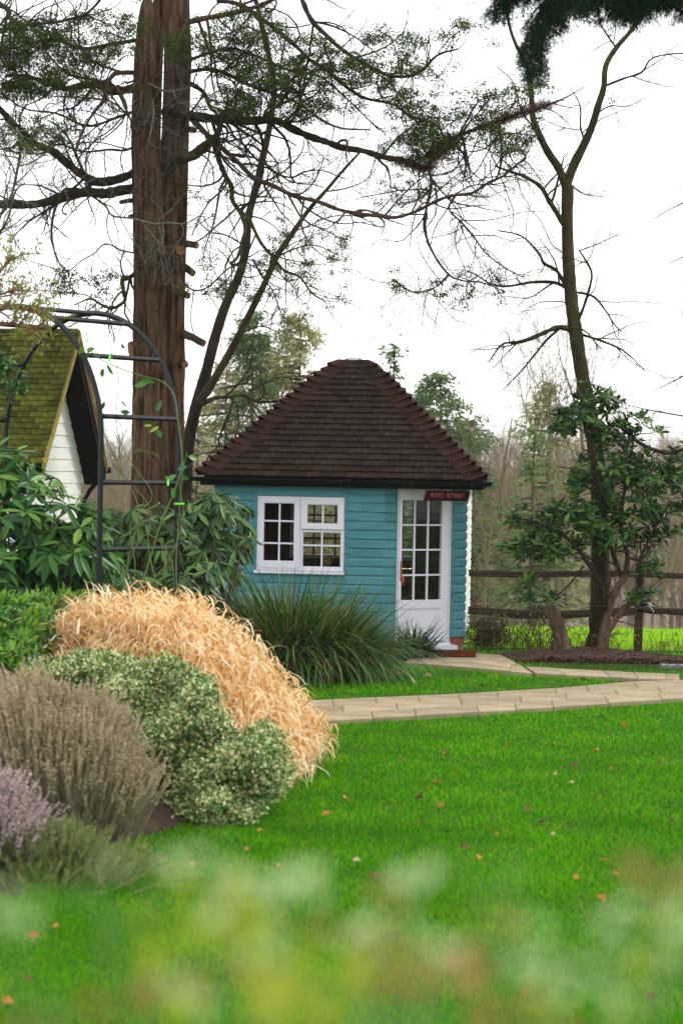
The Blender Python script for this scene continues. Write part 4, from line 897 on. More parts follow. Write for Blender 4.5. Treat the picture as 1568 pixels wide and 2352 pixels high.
K = stack(ovt); K = K[rng.random(len(K)) < .6]; mbf = MB(); clump(K, 14, .022, mbf, .04, .006, droop=-1.2); mbf.build('foliage', M['cypd'], ov)['kind'] = 'stuff'

# ------------------------------------------------------------------ rhododendrons
def whorls(centres, outs, nl, L, W, droop, jit=.12, bud=None):
    """leaf records for whorls: pos, axis, normal, length"""
    N = len(centres); up = norm(outs * .6 + np.array([0, 0, .8])); ref = norm(np.cross(up, rdir(N))); r2 = np.cross(up, ref); P = []; A = []; Nn = []
    for k in range(nl):
        th = 2 * pi * k / nl + rng.uniform(-.25, .25, N); rd = ref * np.cos(th)[:, None] + r2 * np.sin(th)[:, None]
        dr = (droop + rng.normal(0, .22, N))[:, None] if np.ndim(droop) else np.full((N, 1), droop) + rng.normal(0, .25, (N, 1))
        ax = norm(rd * np.cos(dr) + up * np.sin(dr) + np.array([0, 0, -.12])); P.append(centres + rd * .008); A.append(ax); Nn.append(norm(up * np.cos(dr) - rd * np.sin(dr)))
    P, A, Nn = map(np.concatenate, (P, A, Nn)); LL = L * rng.uniform(.7, 1.2, len(P)); return P, A, Nn, LL
def leafy(par, mat, rec, W, npart=280, name='leaf'):
    P, A, Nn, LL = rec; Pw = P; d = P[:, 1]; px_, py_ = proj(P)
    vis = (px_ > -20) & (px_ < 1590) & (py_ > 0) & (py_ < 2350); score = LL / P[:, 1] * vis - (P[:, 1] - P[:, 1].min()) * .002 + rng.random(len(P)) * .001
    # leaves nearest the camera side first
    order = np.argsort(-(score + .004 * norm(A)[:, 2] * 0)); idx = order[:npart]; rest_ = order[npart:]
    me = bpy.data.meshes.get(mat + '_leafmesh')
    if me is None:
        t = MB().add(LT, LF); me = t.data(mat + '_leafmesh', M[mat])
    for i in idx:
        y = A[i]; z_ = norm(Nn[i] - (Nn[i] @ y) * y); x = np.cross(y, z_); o = link(name, me, par); w = LL[i] * W
        p = Pw[i] - np.array(par.location)
        o.matrix_local = Matrix(((x[0] * w, y[0] * LL[i], z_[0] * LL[i], p[0]), (x[1] * w, y[1] * LL[i], z_[1] * LL[i], p[1]), (x[2] * w, y[2] * LL[i], z_[2] * LL[i], p[2]), (0, 0, 0, 1)))
    mb = MB(); mb.leaves(loc(par, P[rest_]), A[rest_], Nn[rest_], LL[rest_], LL[rest_] * W, LT, LF); mb.build('foliage', M[mat], par)['kind'] = 'stuff'
def blobpts(blobs, n, shell=.55):
    """points in ellipsoids: (px,py,d, rx_px, ry_px, rdepth)"""
    w = np.array([b[3] * b[4] for b in blobs], float); w /= w.sum(); P = []; O = []
    for b, k in zip(blobs, rng.multinomial(n, w)):
        u = rdir(k); rad = (shell + (1 - shell) * rng.random(k)) [:, None]; c = U(b[0], b[1], b[2]); s = np.array([b[3] * SC(b[2]), b[5], b[4] * SC(b[2])])
        P.append(c + u * s * rad); O.append(norm(u / s))
    return np.concatenate(P), np.concatenate(O)
def bush_stems(par, centres, base, mat, n=40, r=.012):
    i = rng.choice(len(centres), min(n, len(centres)), replace=False); C = centres[i]; B = np.array(base)[rng.integers(0, len(base), len(C))]
    t = np.linspace(0, 1, 8)[None, :, None]; mid = B[:, None] * (1 - t) + C[:, None] * t; sag = np.sin(t * pi) * rng.normal(0, .12, (len(C), 1, 3)); mid = mid + sag
    mb = MB().tubes(loc(par, mid), np.broadcast_to(np.linspace(1, .35, 8) * r, (len(C), 8)), 5, False); mb.build('stems', M[mat], par, True)['kind'] = 'stuff'; return mid
# left, near
rl = thing('rhododendron', 'large light green rhododendron with drooping leaves in front of the mossy roofed house', 'shrub', tuple(U(90, 1400, 18.2) * [1, 1, 0]))
bl = [(30, 1080, 18.2, 75, 60, .5), (105, 1100, 18.2, 40, 30, .3), (60, 1190, 17.9, 120, 80, .6), (10, 1300, 17.7, 110, 110, .7), (140, 1260, 17.9, 100, 80, .6), (205, 1200, 18.2, 60, 60, .4), (110, 1360, 17.8, 130, 60, .6), (200, 1310, 18.0, 60, 70, .4), (-90, 1150, 18.4, 90, 110, .6)]
C, O = blobpts(bl, 250, .35); O = norm(O + np.array([0, -.4, .2])); leafy(rl, 'rhodo', whorls(C, O, 8, .23, .26, rng.uniform(-.55, .25, len(C))), .27)
bush_stems(rl, C, [U(60, 1480, 18.2), U(160, 1480, 18.1), U(-40, 1450, 18.3)], 'bark_brown', 60, .014)
bm = MB(); s_ = rng.random(len(C)) < .6; bm.leaves(loc(rl, C[s_]), norm(O[s_] * .6 + [0, 0, .8]), rdir(s_.sum()), .03, .018, DT, DF); bm.leaves(loc(rl, C[s_]), norm(O[s_] * .6 + [0, 0, .8]), rdir(s_.sum()), .03, .018, DT, DF); bm.build('buds', M['bud'], rl)['kind'] = 'stuff'
# middle, darker, against the shed
rm = thing('rhododendron', 'dark green rhododendron filling the gap between the arch and the summer house', 'shrub', tuple(U(380, 1440, 20.5) * [1, 1, 0]))
bl = [(300, 1220, 20.8, 110, 80, .6), (270, 1330, 20.3, 90, 70, .6), (400, 1240, 20.6, 80, 80, .6), (430, 1330, 20.4, 90, 60, .6), (350, 1350, 20.2, 120, 50, .5), (480, 1170, 21.2, 50, 50, .35), (505, 1150, 21.6, 35, 35, .25), (545, 1180, 21.9, 38, 35, .25), (500, 1250, 21.4, 55, 60, .35), (555, 1230, 21.8, 30, 30, .2), (470, 1330, 21.0, 55, 45, .3), (200, 1330, 20.6, 80, 60, .5), (535, 1290, 22, 22, 25, .2)]
C, O = blobpts(bl, 400, .3); O = norm(O + np.array([0, -.4, .1])); leafy(rm, 'rhodor', whorls(C, O, 8, .215, .25, rng.uniform(-.75, .0, len(C))), .27)
bush_stems(rm, C, [U(330, 1450, 20.6), U(430, 1450, 20.7), U(520, 1400, 21.4)], 'bark_brown', 80, .013)
bm = MB(); s_ = rng.random(len(C)) < .5
for _ in range(2): bm.leaves(loc(rm, C[s_]), norm(O[s_] * .6 + [0, 0, .8]), rdir(s_.sum()), .035, .02, DT, DF)
bm.build('buds', M['bud'], rm)['kind'] = 'stuff'
# right, by the fence
RD = 24.6
rr = thing('rhododendron', 'tall dark rhododendron with bare twisted stems round the forked tree by the fence', 'shrub', tuple(U(1372, 1505, RD) * [1, 1, 0] + [0, 0, 0]))
bl = [(1345, 905, RD, 45, 40, .3), (1400, 920, RD, 30, 35, .25), (1330, 960, RD, 70, 45, .35), (1290, 975, RD, 35, 30, .2), (1460, 965, RD, 40, 20, .2), (1500, 990, RD, 22, 14, .15), (1400, 1070, RD, 80, 50, .4), (1330, 1090, RD, 45, 40, .3), (1480, 1090, RD, 70, 55, .4), (1555, 1080, RD, 60, 60, .4), (1350, 1170, RD - .1, 90, 60, .4),
      (1450, 1170, RD, 90, 55, .4), (1270, 1190, RD, 60, 40, .3), (1200, 1190, RD, 45, 22, .2), (1170, 1260, RD, 28, 14, .15), (1230, 1245, RD, 60, 32, .25), (1290, 1262, RD, 80, 26, .3), (1400, 1240, RD, 90, 38, .35), (1215, 1275, RD, 40, 22, .2), (1490, 1240, RD, 50, 30, .25), (1570, 1190, RD, 40, 50, .25), (1600, 1060, RD, 40, 80, .4),
      (1213, 1335, RD, 22, 14, .12), (1212, 1375, RD, 22, 16, .12), (1262, 1385, RD - .1, 35, 15, .15), (1495, 1310, RD - .1, 30, 25, .15), (1465, 1375, RD - .2, 30, 15, .15), (1500, 1370, RD - .2, 25, 14, .12), (1410, 1000, RD, 50, 40, .2)]
C, O = blobpts(bl, 600, .45); O = norm(O + np.array([0, -.25, .35])); leafy(rr, 'rhodor', whorls(C, O, 7, .15, .3, rng.uniform(-.1, .9, len(C))), .33)
rs = [([(1378, 1505), (1392, 1440), (1400, 1390), (1420, 1350), (1434, 1322)], 10, 6.5), ([(1434, 1325), (1440, 1280), (1430, 1200), (1440, 1100), (1450, 1010), (1430, 950)], 6, 2), ([(1372, 1500), (1400, 1440), (1430, 1400), (1458, 1384)], 9, 6.5), ([(1456, 1386), (1468, 1350), (1470, 1290), (1500, 1220), (1540, 1150)], 5.5, 2),
      ([(1385, 1500), (1392, 1420), (1380, 1350), (1350, 1300), (1300, 1240), (1240, 1200), (1190, 1190)], 8, 2), ([(1430, 1330), (1410, 1280), (1390, 1200), (1370, 1080), (1340, 980), (1330, 900)], 6, 2), ([(1385, 1000), (1400, 990), (1410, 975), (1440, 990), (1470, 1020), (1530, 1040), (1568, 1030), (1640, 1010)], 5, 4),
      ([(1290, 1240), (1230, 1250), (1170, 1260)], 3, 1.2), ([(1340, 1300), (1300, 1350), (1260, 1380), (1215, 1385)], 2.4, 1), ([(1440, 1280), (1490, 1300), (1520, 1340)], 3, 1.5), ([(1458, 1384), (1480, 1390), (1500, 1375)], 3, 1.2)]
for pts, a, b in rs:
    limb(rr, pts, RD - .05, -.1, a, b, 'stump' if a > 8.5 else 'bark_dark', den=1.0, tw=(.25, .8), levels=2, name='stem', rmin=.004)
st = thing('tree_stump', 'leaning pale sawn off stump with a hollow in front of the fence', 'stump', tuple(U(1292, 1502, 24.5) * [1, 1, 1]))
ax_ = [(1296, 1508, 21), (1293, 1495, 18), (1286, 1460, 16), (1276, 1425, 17), (1264, 1400, 15), (1260, 1393, 12)]
P = np.array([U(a[0], a[1], 24.5) for a in ax_]); Cc, Rr = spline(P, [a[2] * SC(24.5) for a in ax_], 16)
MB().tubes(loc(st, Cc), Rr * (1 + rng.normal(0, .09, 16)), 14).build('trunk', M['stump'], st, True)
kn = MB(); kc = loc(st, U(1282, 1433, 24.5 - .1)); kn.tubes([kc + [0, .05, 0], kc + [.004, .006, .006]], [.028, .02], 9); kn.build('hollow', M['darkwood'], st)  # solid dark plug; the shade inside the hollow is its colour
s2 = loc(st, U(1272, 1500, 24.45)); MB().tubes([s2 + [0, 0, -.1], s2 + [.0, 0, .1], s2 + [-.01, 0, .16]], [.05, .045, .03], 9).build('side_shoot', M['stump'], st, True)

# ------------------------------------------------------------------ garden arch and rose
AD = 17.6; th_a = R(47)
rung = np.array([cos(th_a), sin(th_a), 0]); hoop = np.array([sin(th_a), -cos(th_a), 0])
half_w = 1.23; Lr = .88; cA = U(24, 1067, AD); cA[2] = 0
arch = thing('garden_arch', 'black metal rose arch with two hoops and cross bars over the flower bed', 'arch', tuple(cA))
zs0 = U(24, 1010, AD)[2]; zt0 = U(24, 703, AD)[2]
def sq(P, w, name, mat=M['rust'], par=arch):
    return MB().tubes(np.array(P), np.full(len(P), w * .72), 4).build(name, mat, par)
def hpt(u, off):   # u: -1..1 side posts, arc param
    return None
def hoop_pts(off):
    o = rung * off; P = [o + hoop * half_w + [0, 0, z_] for z_ in np.linspace(.05, zs0, 8)]
    P += [o + hoop * half_w * cos(t) + np.array([0, 0, zs0 + (zt0 - zs0) * sin(t)]) for t in np.linspace(0, pi, 41)[1:-1]]
    P += [o - hoop * half_w + [0, 0, z_] for z_ in np.linspace(zs0, .05, 8)]; return P
for off in (0, Lr): sq(hoop_pts(off), .034, 'hoop')
zz_r = [U(258, y, 16.75)[2] for y in (1390, 1263, 1108, 956)]
for sgn_ in (1, -1):
    for z_ in zz_r[1:] + [zz_r[0] - .0]: sq([hoop * half_w * sgn_ + [0, 0, z_] + rung * .02, hoop * half_w * sgn_ + rung * (Lr - .02) + [0, 0, z_]], .03, 'crossbar')
for t in (38, 64, 90, 116, 142):
    p = hoop * half_w * cos(R(t)) + np.array([0, 0, zs0 + (zt0 - zs0) * sin(R(t))]); sq([p + rung * .02, p + rung * (Lr - .02)], .03, 'crossbar')
def rosepath(pts, r0, r1, par, mb, dd=0): 
    P = np.array([U(p[0], p[1], (p[2] if len(p) > 2 else 17.0) + dd) for p in pts]); C, Rr = spline(P, np.linspace(r0, r1, len(P)), len(P) * 5); mb.tubes(loc(par, C), Rr, 5); return loc(par, C), Rr
ro = thing('climbing_rose', 'thin green rose stems with sparse leaves climbing the black arch', 'rose', tuple(U(330, 1450, 17.0) * [1, 1, 0] + [0, 0, .4]))
mb = MB(); rc = []
for pts, r0 in (([(265, 1440), (285, 1340), (300, 1260), (320, 1180), (300, 1120), (268, 1060)], .007), ([(290, 1440), (330, 1330), (370, 1200), (400, 1130), (418, 1060), (408, 960), (398, 905), (370, 875), (315, 860), (240, 830), (200, 800)], .008), ([(300, 1390), (310, 1300), (300, 1200), (350, 1140), (300, 1060), (268, 985), (272, 860), (255, 800), (290, 730)], .005),
  ([(330, 1440), (350, 1340), (385, 1290), (420, 1200), (412, 1110)], .007), ([(410, 1410), (404, 1300), (410, 1200), (418, 1090), (430, 1040)], .006), ([(240, 1440), (262, 1360), (240, 1290), (210, 1260)], .005), ([(285, 1320), (330, 1230), (380, 1260), (400, 1330), (390, 1400)], .005), ([(268, 1100), (300, 1040), (310, 980), (305, 925), (330, 890)], .003), ([(290, 1040), (330, 1035), (368, 1047)], .003), ([(375, 1440), (360, 1350), (340, 1250), (345, 1170), (300, 1110)], .006)):
    c_, r_ = rosepath(pts, r0, r0 * .5, ro, mb); rc.append((c_, r_))
    a, ra = spawn(c_[None], r_[None], 9, (.06, .3), .8, .3, 0, 5, 1, .1, .5, .0015); mb.tubes(a, ra, 3, False)
mb.build('stems', M['rose'], ro, True)['kind'] = 'stuff'
for (x, y, L_) in ((205, 802, .10), (218, 800, .09), (190, 792, .10), (212, 815, .08), (282, 920, .11), (276, 945, .09), (340, 880, .13), (330, 868, .08), (355, 878, .1), (372, 918, .12), (366, 980, .1), (360, 985, .09), (350, 978, .08), (245, 835, .12), (238, 845, .1), (425, 1060, .1), (432, 1048, .1), (420, 1075, .09), (405, 1090, .1), (395, 1120, .1), (240, 922, .08), (430, 1070, .1), (288, 800, .07), (210, 840, .09), (415, 1095, .08), (400, 1100, .09), (262, 1270, .1), (420, 1380, .1)):
    P = loc(ro, U(x, y, 16.9))[None]; A = norm(rng.normal(size=(1, 3)) * [1, .4, .5] + [0, 0, -.5]); mbl = MB().leaves(P, A, norm(rng.normal(size=(1, 3)) * [.5, .3, .5] + [0, -1, .4]), L_ * .95, L_ * .5, LT, LF)
    mbl.build('leaf', M['lime'] if rng.random() < .2 else M['midleaf'], ro)
tie = MB()
for (x, y) in ((252, 823), (386, 1108), (412, 1157)):
    q = U(x, y, 16.85); tie.box(q[0] - .006 if y != 1157 else q[0] - .04, q[0] + .006 if y != 1157 else q[0] + .04, q[1] - .04, q[1] + .03, q[2] - (.026 if y != 1157 else .006), q[2] + (.026 if y != 1157 else .006), lambda v: loc(arch, v))
tie.build('plant_ties', leafmat('green_tie', [(.15, .9, .05), (.2, 1, .08)], .4, 0), arch)
# twiggy budding shrub at top left, over the arch
ts = thing('budding_shrub', 'tangle of orange brown twigs with yellowish buds reaching in from the left above the arch', 'shrub', tuple(U(-130, 1400, 16.2) * [1, 1, 0] + [0, 0, .3]))
mb = MB(); tt = []
for pts, r0 in (([(-130, 1300), (-110, 900), (-60, 700), (-5, 630), (30, 590)], .022), ([(-130, 1200), (-90, 800), (-40, 700), (20, 670), (70, 665)], .018), ([(-130, 1100), (-90, 780), (-30, 715), (60, 712), (105, 735), (122, 778)], .014), ([(-130, 1100), (-80, 820), (-20, 745), (50, 748), (85, 760)], .012)):
    c_, r_ = rosepath([(p[0], p[1], 16.2) for p in pts], r0, .006, ts, mb); a, ra = spawn(c_[None], r_[None], 28, (.2, .5), .8, .3, .10, 7, .8, .5, .5, .005); mb.tubes(a, ra, 4, False); b, rb = spawn(a, ra, 95, (.08, .22), .7, .3, .15, 5, .8, .2, .6, .003); mb.tubes(b, rb, 3, False); tt += [a[:, -1], b[:, -1]]
mb.build('stems', M['barge'], ts, True)['kind'] = 'stuff'; K = stack(tt); mbf = MB(); clump(K, 4, .012, mbf, .045, .016, droop=.8); mbf.build('buds', M['yellowb'], ts)['kind'] = 'stuff'
# dark evergreen leaves at the left edge under the arch top
ds = thing('holly_shrub', 'small dark leafed branches hanging at the left edge against the mossy roof', 'shrub', tuple(U(-90, 1400, 14.4) * [1, 1, 0] + [0, 0, .3]))
C, O = blobpts([(20, 850, 14.4, 55, 30, .3), (30, 890, 14.4, 35, 25, .3), (0, 830, 14.4, 40, 40, .3), (-60, 900, 14.5, 60, 80, .4)], 130, .2)
bush_stems(ds, C, [U(-160, 700, 14.4), U(-170, 900, 14.4)], 'bark_dark', 30, .008); MB().tubes(loc(ds, np.array([U(-150, 1500, 14.4), U(-165, 1200, 14.4), U(-165, 900, 14.4), U(-160, 700, 14.4)])), [.04, .035, .03, .02], 8).build('trunk', M['bark_dark'], ds, True); mbf = MB(); clump(loc(ds, C), 7, .03, mbf, .05, .022, LT, LF); mbf.build('foliage', M['rhodor'], ds)['kind'] = 'stuff'

# ------------------------------------------------------------------ border planting
def mound(path_px, n):  # random points on ground-plan polygon given by (x,y) world
    pass
def inpoly(x, y, P):
    P = np.asarray(P); r = np.zeros(len(x), bool); j = len(P) - 1
    for i in range(len(P)):
        c = ((P[i, 1] > y) != (P[j, 1] > y)) & (x < (P[j, 0] - P[i, 0]) * (y - P[i, 1]) / (P[j, 1] - P[i, 1] + 1e-12) + P[i, 0]); r ^= c; j = i
    return r
def scatter(P, n):
    P = np.asarray(P, float); lo, hi = P.min(0), P.max(0); out = []
    while sum(map(len, out)) < n:
        q = rng.uniform(lo, hi, (n * 2, 2)); out.append(q[inpoly(q[:, 0], q[:, 1], P)])
    return np.concatenate(out)[:n]
def polyd(q, P):  # distance to polygon outline
    P = np.asarray(P, float); d = np.full(len(q), 9.)
    for i in range(len(P)):
        a, b = P[i - 1], P[i]; ab = b - a; t = np.clip(((q - a) @ ab) / (ab @ ab), 0, 1)[:, None]; d = np.minimum(d, np.linalg.norm(q - a - ab * t, axis=1))
    return d
# golden grass
GP = [(-.50, 13.35), (-.30, 13.7), (-.16, 14.6), (-.14, 15.4), (-.28, 16.3), (-.62, 16.8), (-1.1, 17.0), (-1.7, 16.75), (-2.45, 16.4), (-2.5, 15.3), (-1.8, 14.5), (-1.15, 14.1), (-.8, 13.6)]
gg_ = thing('golden_grass', 'mound of dry golden orange ornamental grass spilling towards the lawn', 'ornamental grass', (-1., 15.2, 0))
n = 15000; q = scatter(GP, n); e = polyd(q, GP); q = q + rng.normal(0, .06, q.shape); cent = np.array([-1.0, 15.4]); out_ = q - cent
H_ = .20 + .36 * sm(0, .5, e) + .07 * np.sin(q[:, 0] * 7) * np.sin(q[:, 1] * 6 + 1) + .03 * np.sin(q[:, 0] * 19 + q[:, 1] * 14); base_z = gz(q[:, 0], q[:, 1])
az = np.arctan2(out_[:, 1], out_[:, 0]) + rng.normal(0, .8, n)
root = np.stack([q[:, 0] - .12 * np.cos(az), q[:, 1] - .12 * np.sin(az), base_z + H_ * rng.uniform(.3, 1.12, n)], -1)
mb = MB().blades(loc(gg_, root), az, rng.uniform(.14, .36, n), rng.uniform(.009, .023, n), rng.uniform(.1, 1.3, n), rng.uniform(1.2, 3.6, n), 4, rng.normal(0, .9, n)); mb.build('blades', M['gold'], gg_)['kind'] = 'stuff'
n2 = 3000; q = scatter(GP, n2); mb = MB().tubes(np.stack([np.stack([q[:, 0], q[:, 1], gz(q[:, 0], q[:, 1])], -1), np.stack([q[:, 0] + rng.normal(0, .03, n2), q[:, 1] + rng.normal(0, .03, n2), gz(q[:, 0], q[:, 1]) + (.2 + .38 * sm(0, .45, polyd(q, GP)))], -1)], 1) - np.array(gg_.location), np.full((n2, 2), .003), 3, False); mb.build('culms', M['gold'], gg_)['kind'] = 'stuff'
# variegated euonymus
def shrub(name, label, cat, blobs, n, mats, shell, leafL, leafW, nleaf, size, tmpl=(LT, LF), base=None, stem='bark_brown', droop=.1, twigs=60, lobes=0):
    c = U(blobs[0][0], blobs[0][1], blobs[0][2]); o = thing(name, label, cat, (c[0], c[1], float(gz(c[0], c[1]))))
    if lobes:
        nb = []
        for B_ in blobs:
            for _ in range(lobes):
                a, rr3 = rng.uniform(0, 6.28), rng.uniform(.35, .95); nb.append((B_[0] + B_[3] * rr3 * cos(a), B_[1] + B_[4] * rr3 * sin(a), B_[2] - B_[5] * (1 - rr3) * .9 + rng.normal(0, .05), B_[3] * .40, B_[4] * .40, .17))
        blobs = nb + [(q[0], q[1], q[2], q[3] * .8, q[4] * .8, q[5] * .8) for q in blobs]
    C, O = blobpts(blobs, n, shell); C = C[C[:, 2] > gz(C[:, 0], C[:, 1]) + .02]
    mb = MB(); clump(loc(o, C), nleaf, size, mb, leafL, leafW, *tmpl, droop=droop); mb.build('foliage', M[mats], o)['kind'] = 'stuff'
    bs_ = [np.array([C[:, 0].mean() + a, C[:, 1].mean() + b, float(gz(C[:, 0].mean(), C[:, 1].mean()))]) for a, b in rng.normal(0, .15, (6, 2))]
    bush_stems(o, C, bs_, stem, twigs, .006); return o, C
eu, C = shrub('variegated_euonymus', 'green and cream variegated evergreen shrub between the golden grass and brown lavender', 'shrub',
  [(540, 1790, 12.7, 110, 100, .45), (440, 1700, 13.0, 130, 110, .5), (330, 1610, 13.6, 130, 90, .5), (200, 1570, 13.9, 130, 60, .5), (590, 1750, 12.9, 60, 75, .3), (450, 1850, 12.5, 70, 70, .3), (90, 1580, 14.0, 60, 50, .4), (510, 1860, 12.4, 80, 45, .25)], 7000, 'varie', .6, .028, .016, 9, .026, lobes=13)
mb = MB(); Cg = C[rng.random(len(C)) < .35]; clump(loc(eu, Cg * 1.0 + [0, .04, 0]), 7, .03, mb, .032, .02, LT, LF); mb.build('inner_foliage', M['midleaf'], eu)['kind'] = 'stuff'
# lime and mid green shrub on the left
sk_, C = shrub('leafy_shrub', 'low bright lime green leafy shrub at the left edge behind the golden grass', 'shrub',
  [(40, 1440, 15.9, 80, 60, .5), (130, 1405, 17.1, 90, 32, .3), (20, 1530, 14.6, 65, 60, .4), (225, 1398, 17.2, 55, 22, .25), (-60, 1460, 14.9, 60, 90, .4), (80, 1480, 15.2, 45, 60, .3)], 470, 'midleaf', .6, .085, .026, 9, .03, droop=.3)
mb = MB(); Ct = C[(rng.random(len(C)) < .55)]; clump(loc(sk_, Ct + [0, -.02, .05]), 8, .025, mb, .095, .026, LT, LF, droop=.5); mb.build('new_foliage', M['lime'], sk_)['kind'] = 'stuff'
# lavender
def spiky(name, label, cat, roots, H, nst, stem, head, hl, spread, rw, hn=10, hwid=.006, mid=None):
    o = thing(name, label, cat, (roots[:, 0].mean(), roots[:, 1].mean(), float(gz(roots[:, 0].mean(), roots[:, 1].mean())))); n = len(roots)
    c = roots.mean(0); ou = (roots - c); az = np.arctan2(ou[:, 1], ou[:, 0]) + rng.normal(0, .5, n); dist = np.linalg.norm(ou / roots.std(0), axis=1)
    ln = spread * dist * .5 + rng.normal(0, .10, n); hh = H * (1 + .10 * np.sin(roots[:, 0] * 17 + 1) + .07 * np.sin(roots[:, 1] * 23)) * (1.08 - .16 * dist) * rng.uniform(.82, 1.12, n); d = np.stack([np.cos(az) * np.sin(ln), np.sin(az) * np.sin(ln), np.cos(ln)], -1)
    P0_ = np.stack([roots[:, 0], roots[:, 1], gz(roots[:, 0], roots[:, 1])], -1); t = np.linspace(0, 1, 5); P = P0_[:, None] + d[:, None] * (hh[:, None] * t[None])[:, :, None] + (t ** 2)[None, :, None] * rng.normal(0, .02, (n, 1, 3))
    mb = MB().tubes(loc(o, P), np.broadcast_to(np.array([rw] * 5), (n, 5)), 3, False)
    if mid: s = rng.integers(0, n, mid); tt_ = rng.uniform(.15, .85, mid)[:, None]; p = P[s, 0] * (1 - tt_) + P[s, 4] * tt_; mb.leaves(loc(o, p), norm(d[s] + rdir(mid) * .6), rdir(mid), .045, .005, DT, DF)
    mb.build('stems', M[stem], o)['kind'] = 'stuff'
    tip = P[:, 4]; dd = norm(P[:, 4] - P[:, 3]); mh = MB(); s = np.repeat(np.arange(n), hn); u = rng.random(n * hn)[:, None]
    mh.leaves(loc(o, tip[s] - dd[s] * hl * u), norm(dd[s] * .8 + rdir(n * hn) * .8), rdir(n * hn), .013, hwid, DT, DF); mh.build('flower_heads', M[head], o)['kind'] = 'stuff'; return o
rr_ = rng.normal(size=(2600, 2)) * np.array([.20, .18]); rr_ = rr_[np.linalg.norm(rr_ / [.5, .45], axis=1) < 1] * [.95, 1.1] + np.array([-1.60, 11.75])
spiky('lavender', 'brown faded lavender bush with dry seed heads at the left', 'lavender', rr_, .62, 0, 'lav', 'lavh', .10, .34, .0022, 20, .010, 9000)
rr_ = rng.normal(size=(1500, 2)) * np.array([.20, .18]); rr_ = rr_[np.linalg.norm(rr_ / [.42, .34], axis=1) < 1] * [.85, .85] + np.array([-1.93, 10.6])
spiky('heather', 'pale pink flowering heather at the bottom left edge', 'heather', rr_, .40, 0, 'heathg', 'heath', .16, .62, .0022, 26, .010, 6000)
rr_ = rng.normal(size=(900, 2)) * np.array([.2, .17]) + np.array([-1.50, 10.55])
spiky('heather', 'low greenish heather with few flowers between the pink heather and the lawn', 'heather', rr_, .27, 0, 'heathg', 'heathg', .12, .8, .0022, 16, .007, 5000)
# big strappy clump and the small one beside the door
def strappy(name, label, cx, cy0, rx, ry, n, L, W, mat, mn=.35):
    o = thing(name, label, 'plant', (cx, cy0, float(gz(cx, cy0)))); a = rng.uniform(0, 6.283, n); r = rng.random(n) ** .6; P = np.stack([rx * r * np.cos(a), ry * r * np.sin(a), np.zeros(n) + .0], -1)
    az = a + rng.normal(0, .7, n); lean = .05 + .6 * r * rng.uniform(.4, 1.3, n); bend = rng.uniform(.4, 2.6, n) * (.6 + .5 * r)
    mb = MB().blades(P, az, rng.uniform(mn, 1., n) * L, rng.uniform(.7, 1.3, n) * W, lean, bend, 6, rng.normal(0, .6, n)); mb.build('blades', M[mat], o)['kind'] = 'stuff'; return o
k1 = U(690, 1540, 21.2); o1 = strappy('sedge_clump', 'large arching green strap leaved clump in front of the window', k1[0] - .14, 21.1, .74, .42, 5200, 1.38, .023, 'strap')
mb = MB(); n = 350; a = rng.uniform(0, 6.28, n); P = np.stack([.75 * np.cos(a) * rng.random(n), .45 * np.sin(a) * rng.random(n) - .1, np.zeros(n)], -1); mb.blades(P, a, rng.uniform(.7, 1.25, n), .006, rng.uniform(.1, .6, n), rng.uniform(.8, 2.4, n), 6); mb.build('dry_blades', M['gold'], o1)['kind'] = 'stuff'
k4 = U(520, 1500, 20.6); strappy('grassy_clump', 'finer tawny green grassy clump leaning left below the window', k4[0] + .1, 20.7, .6, .35, 2400, 1.05, .009, 'strap')
k2 = U(945, 1520, 23.3); strappy('lily_clump', 'small dark green strap leaved plant beside the white door', k2[0], 23.2, .16, .14, 420, .66, .018, 'strapd', .5)
# ------------------------------------------------------------------ mulch, brambles
mu = MB(); PM = [UG(1090, 1500)[:2], UG(1200, 1495)[:2], UG(1330, 1490)[:2], UG(1500, 1500)[:2], UG(1640, 1520)[:2], UG(1600, 1544)[:2], UG(1478, 1544)[:2], UG(1300, 1536)[:2], UG(1205, 1528)[:2], UG(1150, 1504)[:2]]
qs = [(p[0], p[1], float(gz(p[0], p[1])) + .03) for p in PM]; X, Y = np.meshgrid(np.linspace(1.5, 4.9, 60), np.linspace(23.2, 25.7, 40)); ins = inpoly(X.ravel(), Y.ravel(), PM); dd_ = polyd(np.stack([X.ravel(), Y.ravel()], -1), PM)
Z = gz(X, Y) + np.where(ins, .015 + .05 * sm(0, .4, dd_), -.12).reshape(X.shape) + rng.normal(0, .008, X.shape); i = np.arange(39)[:, None] * 60 + np.arange(59)[None]
mo = MB().add(np.stack([X, Y, Z], -1).reshape(-1, 3), np.stack([i, i + 1, i + 61, i + 60], -1).reshape(-1, 4)).build('mulch_bed', M['soil']); mo['kind'] = 'structure'
n = 9000; q = scatter(PM, n); zz_ = gz(q[:, 0], q[:, 1]) + .02 + .05 * sm(0, .4, polyd(q, PM)); mb = MB(); mb.leaves(np.stack([q[:, 0], q[:, 1], zz_], -1), rdir(n) * [1, 1, .4], rdir(n, 1), rng.uniform(.012, .04, n), .01, DT, DF)
mb.build('bark_mulch', surf('mulch', [(.03, .014, .009), (.075, .035, .022), (.13, .07, .045)], 30, .95, 0, var=.5)); bpy.data.objects['bark_mulch']['kind'] = 'stuff'
tag(bpy.data.objects['bark_mulch'], 'brown bark mulch heaped round the trunk and stump by the fence', 'mulch')
